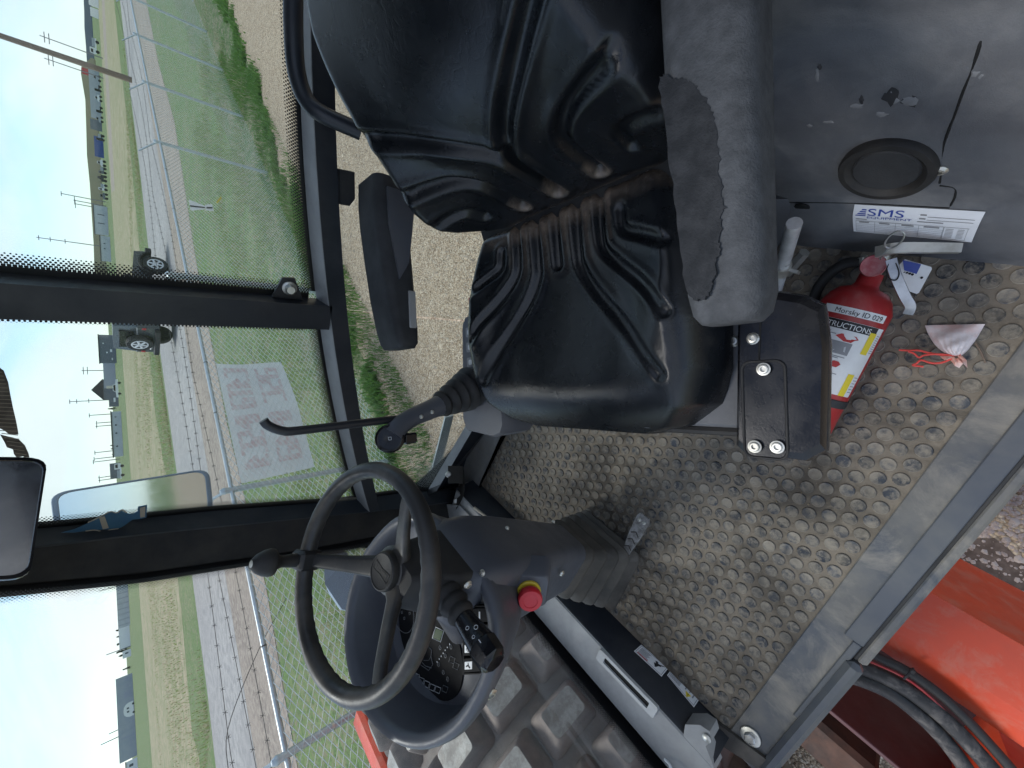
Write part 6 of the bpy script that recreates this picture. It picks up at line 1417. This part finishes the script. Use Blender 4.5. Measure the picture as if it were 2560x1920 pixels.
building('container_shed', 'pale lilac box building in front of the dark warehouse', (288, 905), (290, 970), (259, 940), D1, 'clad_lilac', 12, None, [(.96, .45, .10, .75)], wm='clad_cream')
building('gabled_house', 'dark steep gable roofed house beside the lilac box building', (284, 948), (287, 998), (258, 973), 185, 'clad_dark', 14, 'gable')
building('low_shed', 'low dark shed between the gabled house and windowed building', (295, 982), (297, 1016), (272, 1000), 175, 'clad_dark', 8, None, [(.5, .4, .3, .2)], wm='clad_white')
building('site_building', 'long pale site building with a row of small dark windows', (303, 1028), (308, 1140), (281, 1080), 150, 'clad_pale', 8, 'flat', [(.30, .6, .035, .2), (.48, .6, .035, .2), (.77, .6, .035, .2), (.12, .6, .02, .2)])
building('dark_trailer', 'dark box trailer behind the white truck', (292, 1157), (292, 1196), (275, 1177), 175, 'clad_dark', 6)
building('ribbed_warehouse', 'long pale warehouse with dark ribs seen through the windscreen', (318, 1395), (324, 1563), (292, 1500), 150, 'clad_pale', 20, None, stripes=13)
building('white_shed', 'plain white flat shed at the end of the ribbed warehouse', (321, 1564), (326, 1616), (297, 1590), 145, 'clad_white', 10)
building('small_shed', 'small white shed between plain white shed and big grey shed', (325, 1622), (327, 1640), (306, 1630), 150, 'clad_white', 6, None, [(.4, .5, .2, .4)])
building('grey_shed', 'big grey metal shed with open door and ribbed end wall', (331, 1682), (341, 1889), (293, 1780), 135, 'clad_grey', 25, None, [(.05, .35, .05, .25), (.24, .35, .08, .42), (.74, .45, .02, .8), (.82, .3, .10, .1), (.13, .35, .03, .12)], wm='clad_lilac')
building('white_house', 'small white house with dark windows past the big grey shed', (341, 1893), (345, 1945), (315, 1915), 130, 'clad_white', 9, 'flat', [(.25, .55, .12, .35), (.55, .55, .12, .35)])
building('long_shed', 'long low shed with bright white roof below the tan hill', (246, 166), (252, 300), (224, 230), 260, 'clad_grey', 10, None)
b_ = building('white_roof_shed', 'low cream roofed yard shed left of the blue trailer', (250, 302), (256, 330), (226, 315), 250, 'clad_dark', 10)
building('white_trailer', 'white box trailer pair parked at the far right yard', (246, 0), (247, 22), (222, 10), 240, 'truck_white', 6, cat='trailer')
building('white_trailer', 'white box trailer nearest the white excavator in the yard', (246, 25), (247, 48), (226, 36), 240, 'truck_white', 6, cat='trailer')
building('blue_trailer', 'blue box trailer standing in the middle of the equipment yard', (258, 345), (260, 396), (236, 370), 230, 'truck_blue', 6, cat='trailer')
building('red_shed', 'small red shed with white end on the tan hill', (240, 180), (241, 196), (205, 188), 700, 'red_print', 10)
building('depot', 'pale blue flat depot building behind the slim lamp pole', (275, 592), (278, 655), (252, 620), 190, 'clad_pale', 15, 'flat', [(.3, .6, .04, .2), (.5, .6, .04, .2)])
building('gate_house', 'pale gate house with red base beside the H frame poles', (268, 518), (272, 590), (236, 550), 210, 'clad_pale', 12, 'flat', [(.3, .5, .03, .5), (.6, .5, .03, .5)])
# white loading trailer with rounded nose before the grey shed
def truck(name, lab_, pa_, pb_, top_px, dist, m, kind):
    dist = ground_dist(dist, pa_, pb_) - 6
    A, B = V3(*azpt(fx(*pa_), dist), 0), V3(*azpt(fx(*pb_), dist), 0); h = hz(fx(*top_px), dist); c = (A + B) / 2; root = thing(name, lab_, 'truck' if kind != 'caravan' else 'caravan', c)
    ax = unit(B - A); w = np.linalg.norm(B - A); f = unit(V3(-ax[1], ax[0], 0)); f = f if f @ (CAM - c) < 0 else -f; dp = min(2.4, w * .5)
    def L(P): b = MB(); b.loops([[c + ax * (x - .5) * w + UP * z * h + f * y for x, z in P] for y in (0, dp)]); return b
    if kind == 'pickup':
        L([(0, .35), (1, .35), (1, .6), (.72, .66), (.62, 1), (.30, 1), (.25, .66), (0, .62)]).build('body', m, root)
        b = MB(); b.loops([[c + ax * (x - .5) * w + UP * z * h - f * .03 for x, z in ((.30, .68), (.68, .68), (.6, .93), (.33, .93))], [c + ax * (x - .5) * w + UP * z * h + f * .05 for x, z in ((.30, .68), (.68, .68), (.6, .93), (.33, .93))]]); b.build('side_window', 'car_glass', root)
    elif kind == 'truck':
        L([(.0, .30), (.95, .30), (1, .5), (.97, .98), (.62, 1), (.60, .45), (0, .45)]).build('cab', m, root)
        b = MB(); b.loops([[c + ax * (x - .5) * w + UP * z * h + f * y for x, z in ((.70, .65), (.94, .65), (.92, .9), (.70, .9))] for y in (-.05, .05)]); b.build('side_window', 'car_glass', root)
        L([(.02, .45), (.55, .45), (.55, .75), (.02, .75)]).build('flat_deck_load', 'clad_grey', root)
    else:
        L([(0, .1), (1, .1), (1, .5), (.92, .78), (.75, .95), (.5, 1), (.25, .95), (.08, .78), (0, .5)]).build('body', m, root)
        for x in (.38, .62): 
            b = MB(); b.box(c + ax * (x - .5) * w + UP * .6 * h - f * .05, (w * .12, .15, h * .2), np.array([ax, f, UP]).T); b.build('window', 'win_dark', root)
    for x in (.2, .8):
        b = MB(); R = h * (.2 if kind != 'caravan' else .11); b.lathe([(R * .5, -.02), (R, -.02), (R, .3), (R * .5, .3)], c + ax * (x - .5) * w + UP * R, f, 16); b.build('wheel', 'tyre', root)
    return root
truck('pickup_truck', 'white pickup truck parked in front of the lilac box building', (301, 948), (303, 993), (282, 970), 140, 'truck_white', 'pickup')
truck('flatbed_truck', 'white flatbed truck beyond the exterior mirror', (310, 1195), (311, 1156), (286, 1175), 125, 'truck_white', 'truck')
truck('caravan', 'white rounded caravan with two dark windows before the grey shed', (336, 1750), (337, 1786), (308, 1768), 120, 'truck_white', 'caravan')
truck('excavator_truck', 'white machinery truck in the far yard left of the wooden pole', (248, 100), (249, 140), (224, 120), 230, 'truck_white', 'truck')
# rows of parked equipment in the far yard
YT = [(190, 225, 233, 'clad_grey', 'grey pickup under the red shed on the tan hill'), (215, 220, 236, 'rubber', 'black flatbed truck in front of the long white roofed shed'), (240, 225, 237, 'clad_white', 'white pickup at the middle of the long white roofed shed'),
      (268, 225, 240, 'rubber', 'black flatbed truck near the end of the long white roofed shed'), (292, 215, 240, 'clad_grey', 'grey pickup at the corner of the dark yard shed'), (338, 212, 240, 'roof_dark', 'dark flatbed truck in front of the blue box trailer'),
      (402, 205, 243, 'clad_white', 'white pickup just past the blue box trailer'), (420, 210, 246, 'clad_dark', 'charcoal flatbed truck between two white trucks beyond the blue trailer'), (440, 205, 244, 'roof_dark', 'dark pickup beyond the blue trailer, beside a charcoal flatbed'),
      (462, 205, 246, 'clad_white', 'white flatbed truck nearest the slim lamp poles'), (484, 208, 250, 'clad_dark', 'charcoal pickup at the foot of the tall lamp pole')]
for k, (y0, d_, h_, m, lb) in enumerate(YT):
    o = truck('yard_truck', lb, (252 + (y0 - 190) * .06, y0), (253 + (y0 - 190) * .06, y0 + 17), (h_, y0 + 8), d_, m, 'truck' if k % 2 else 'pickup'); o['group'] = 'trucks in the far equipment yard'
# small conifers by the far sheds
def conifer(px, top, dist, lab_):
    dist = 440.; x, y = azpt(fx(*px), dist); h = hz(fx(*top), dist); root = thing('pine_tree', lab_, 'tree', (x, y, 0), 'small dark conifers behind the sheds')
    b = MB(); b.tube([(x, y, 0), (x, y, h * .9)], [h * .03, h * .008], 6); b.build('trunk', 'wood', root)
    b = MB()
    for i in range(260):
        t = rng.random() ** .7; r = h * .2 * (1 - t) + .05; a = rng.uniform(0, 6.28); c = V3(x + r * math.cos(a) * rng.random() ** .4, y + r * math.sin(a) * rng.random() ** .4, h * (.12 + .86 * t)); s = h * .05
        P = [c + rng.normal(0, s, 3) for _ in range(3)]; b.add(P, [(0, 1, 2)])
    b.build('crown', 'leaf_dark', root)
for i, (p_b, p_t, d_) in enumerate((((318, 1568), (290, 1570), 190), ((318, 1584), (292, 1586), 190), ((320, 1602), (292, 1604), 190), ((320, 1622), (292, 1624), 190), ((322, 1632), (297, 1634), 180), ((325, 1668), (307, 1670), 170), ((296, 1112), (276, 1113), 190), ((297, 1120), (278, 1121), 190), ((298, 1134), (280, 1135), 190), ((290, 1021), (270, 1020), 180))):
    conifer(p_b, p_t, d_, 'small dark conifer showing over the far roofs, ' + ['above the plain white shed left end', 'above the plain white shed middle', 'above the plain white shed right end', 'beside the plain white shed', 'over the small white shed', 'against the big grey shed corner', 'first over the windowed building roof', 'second over the windowed building roof', 'third over the windowed building roof', 'at the windowed building near corner'][i])
for o in list(bpy.data.objects):
    if 'org' in o: del o['org']
print('objects', len(bpy.data.objects), 'tris', sum(len(m.polygons) for m in bpy.data.meshes))
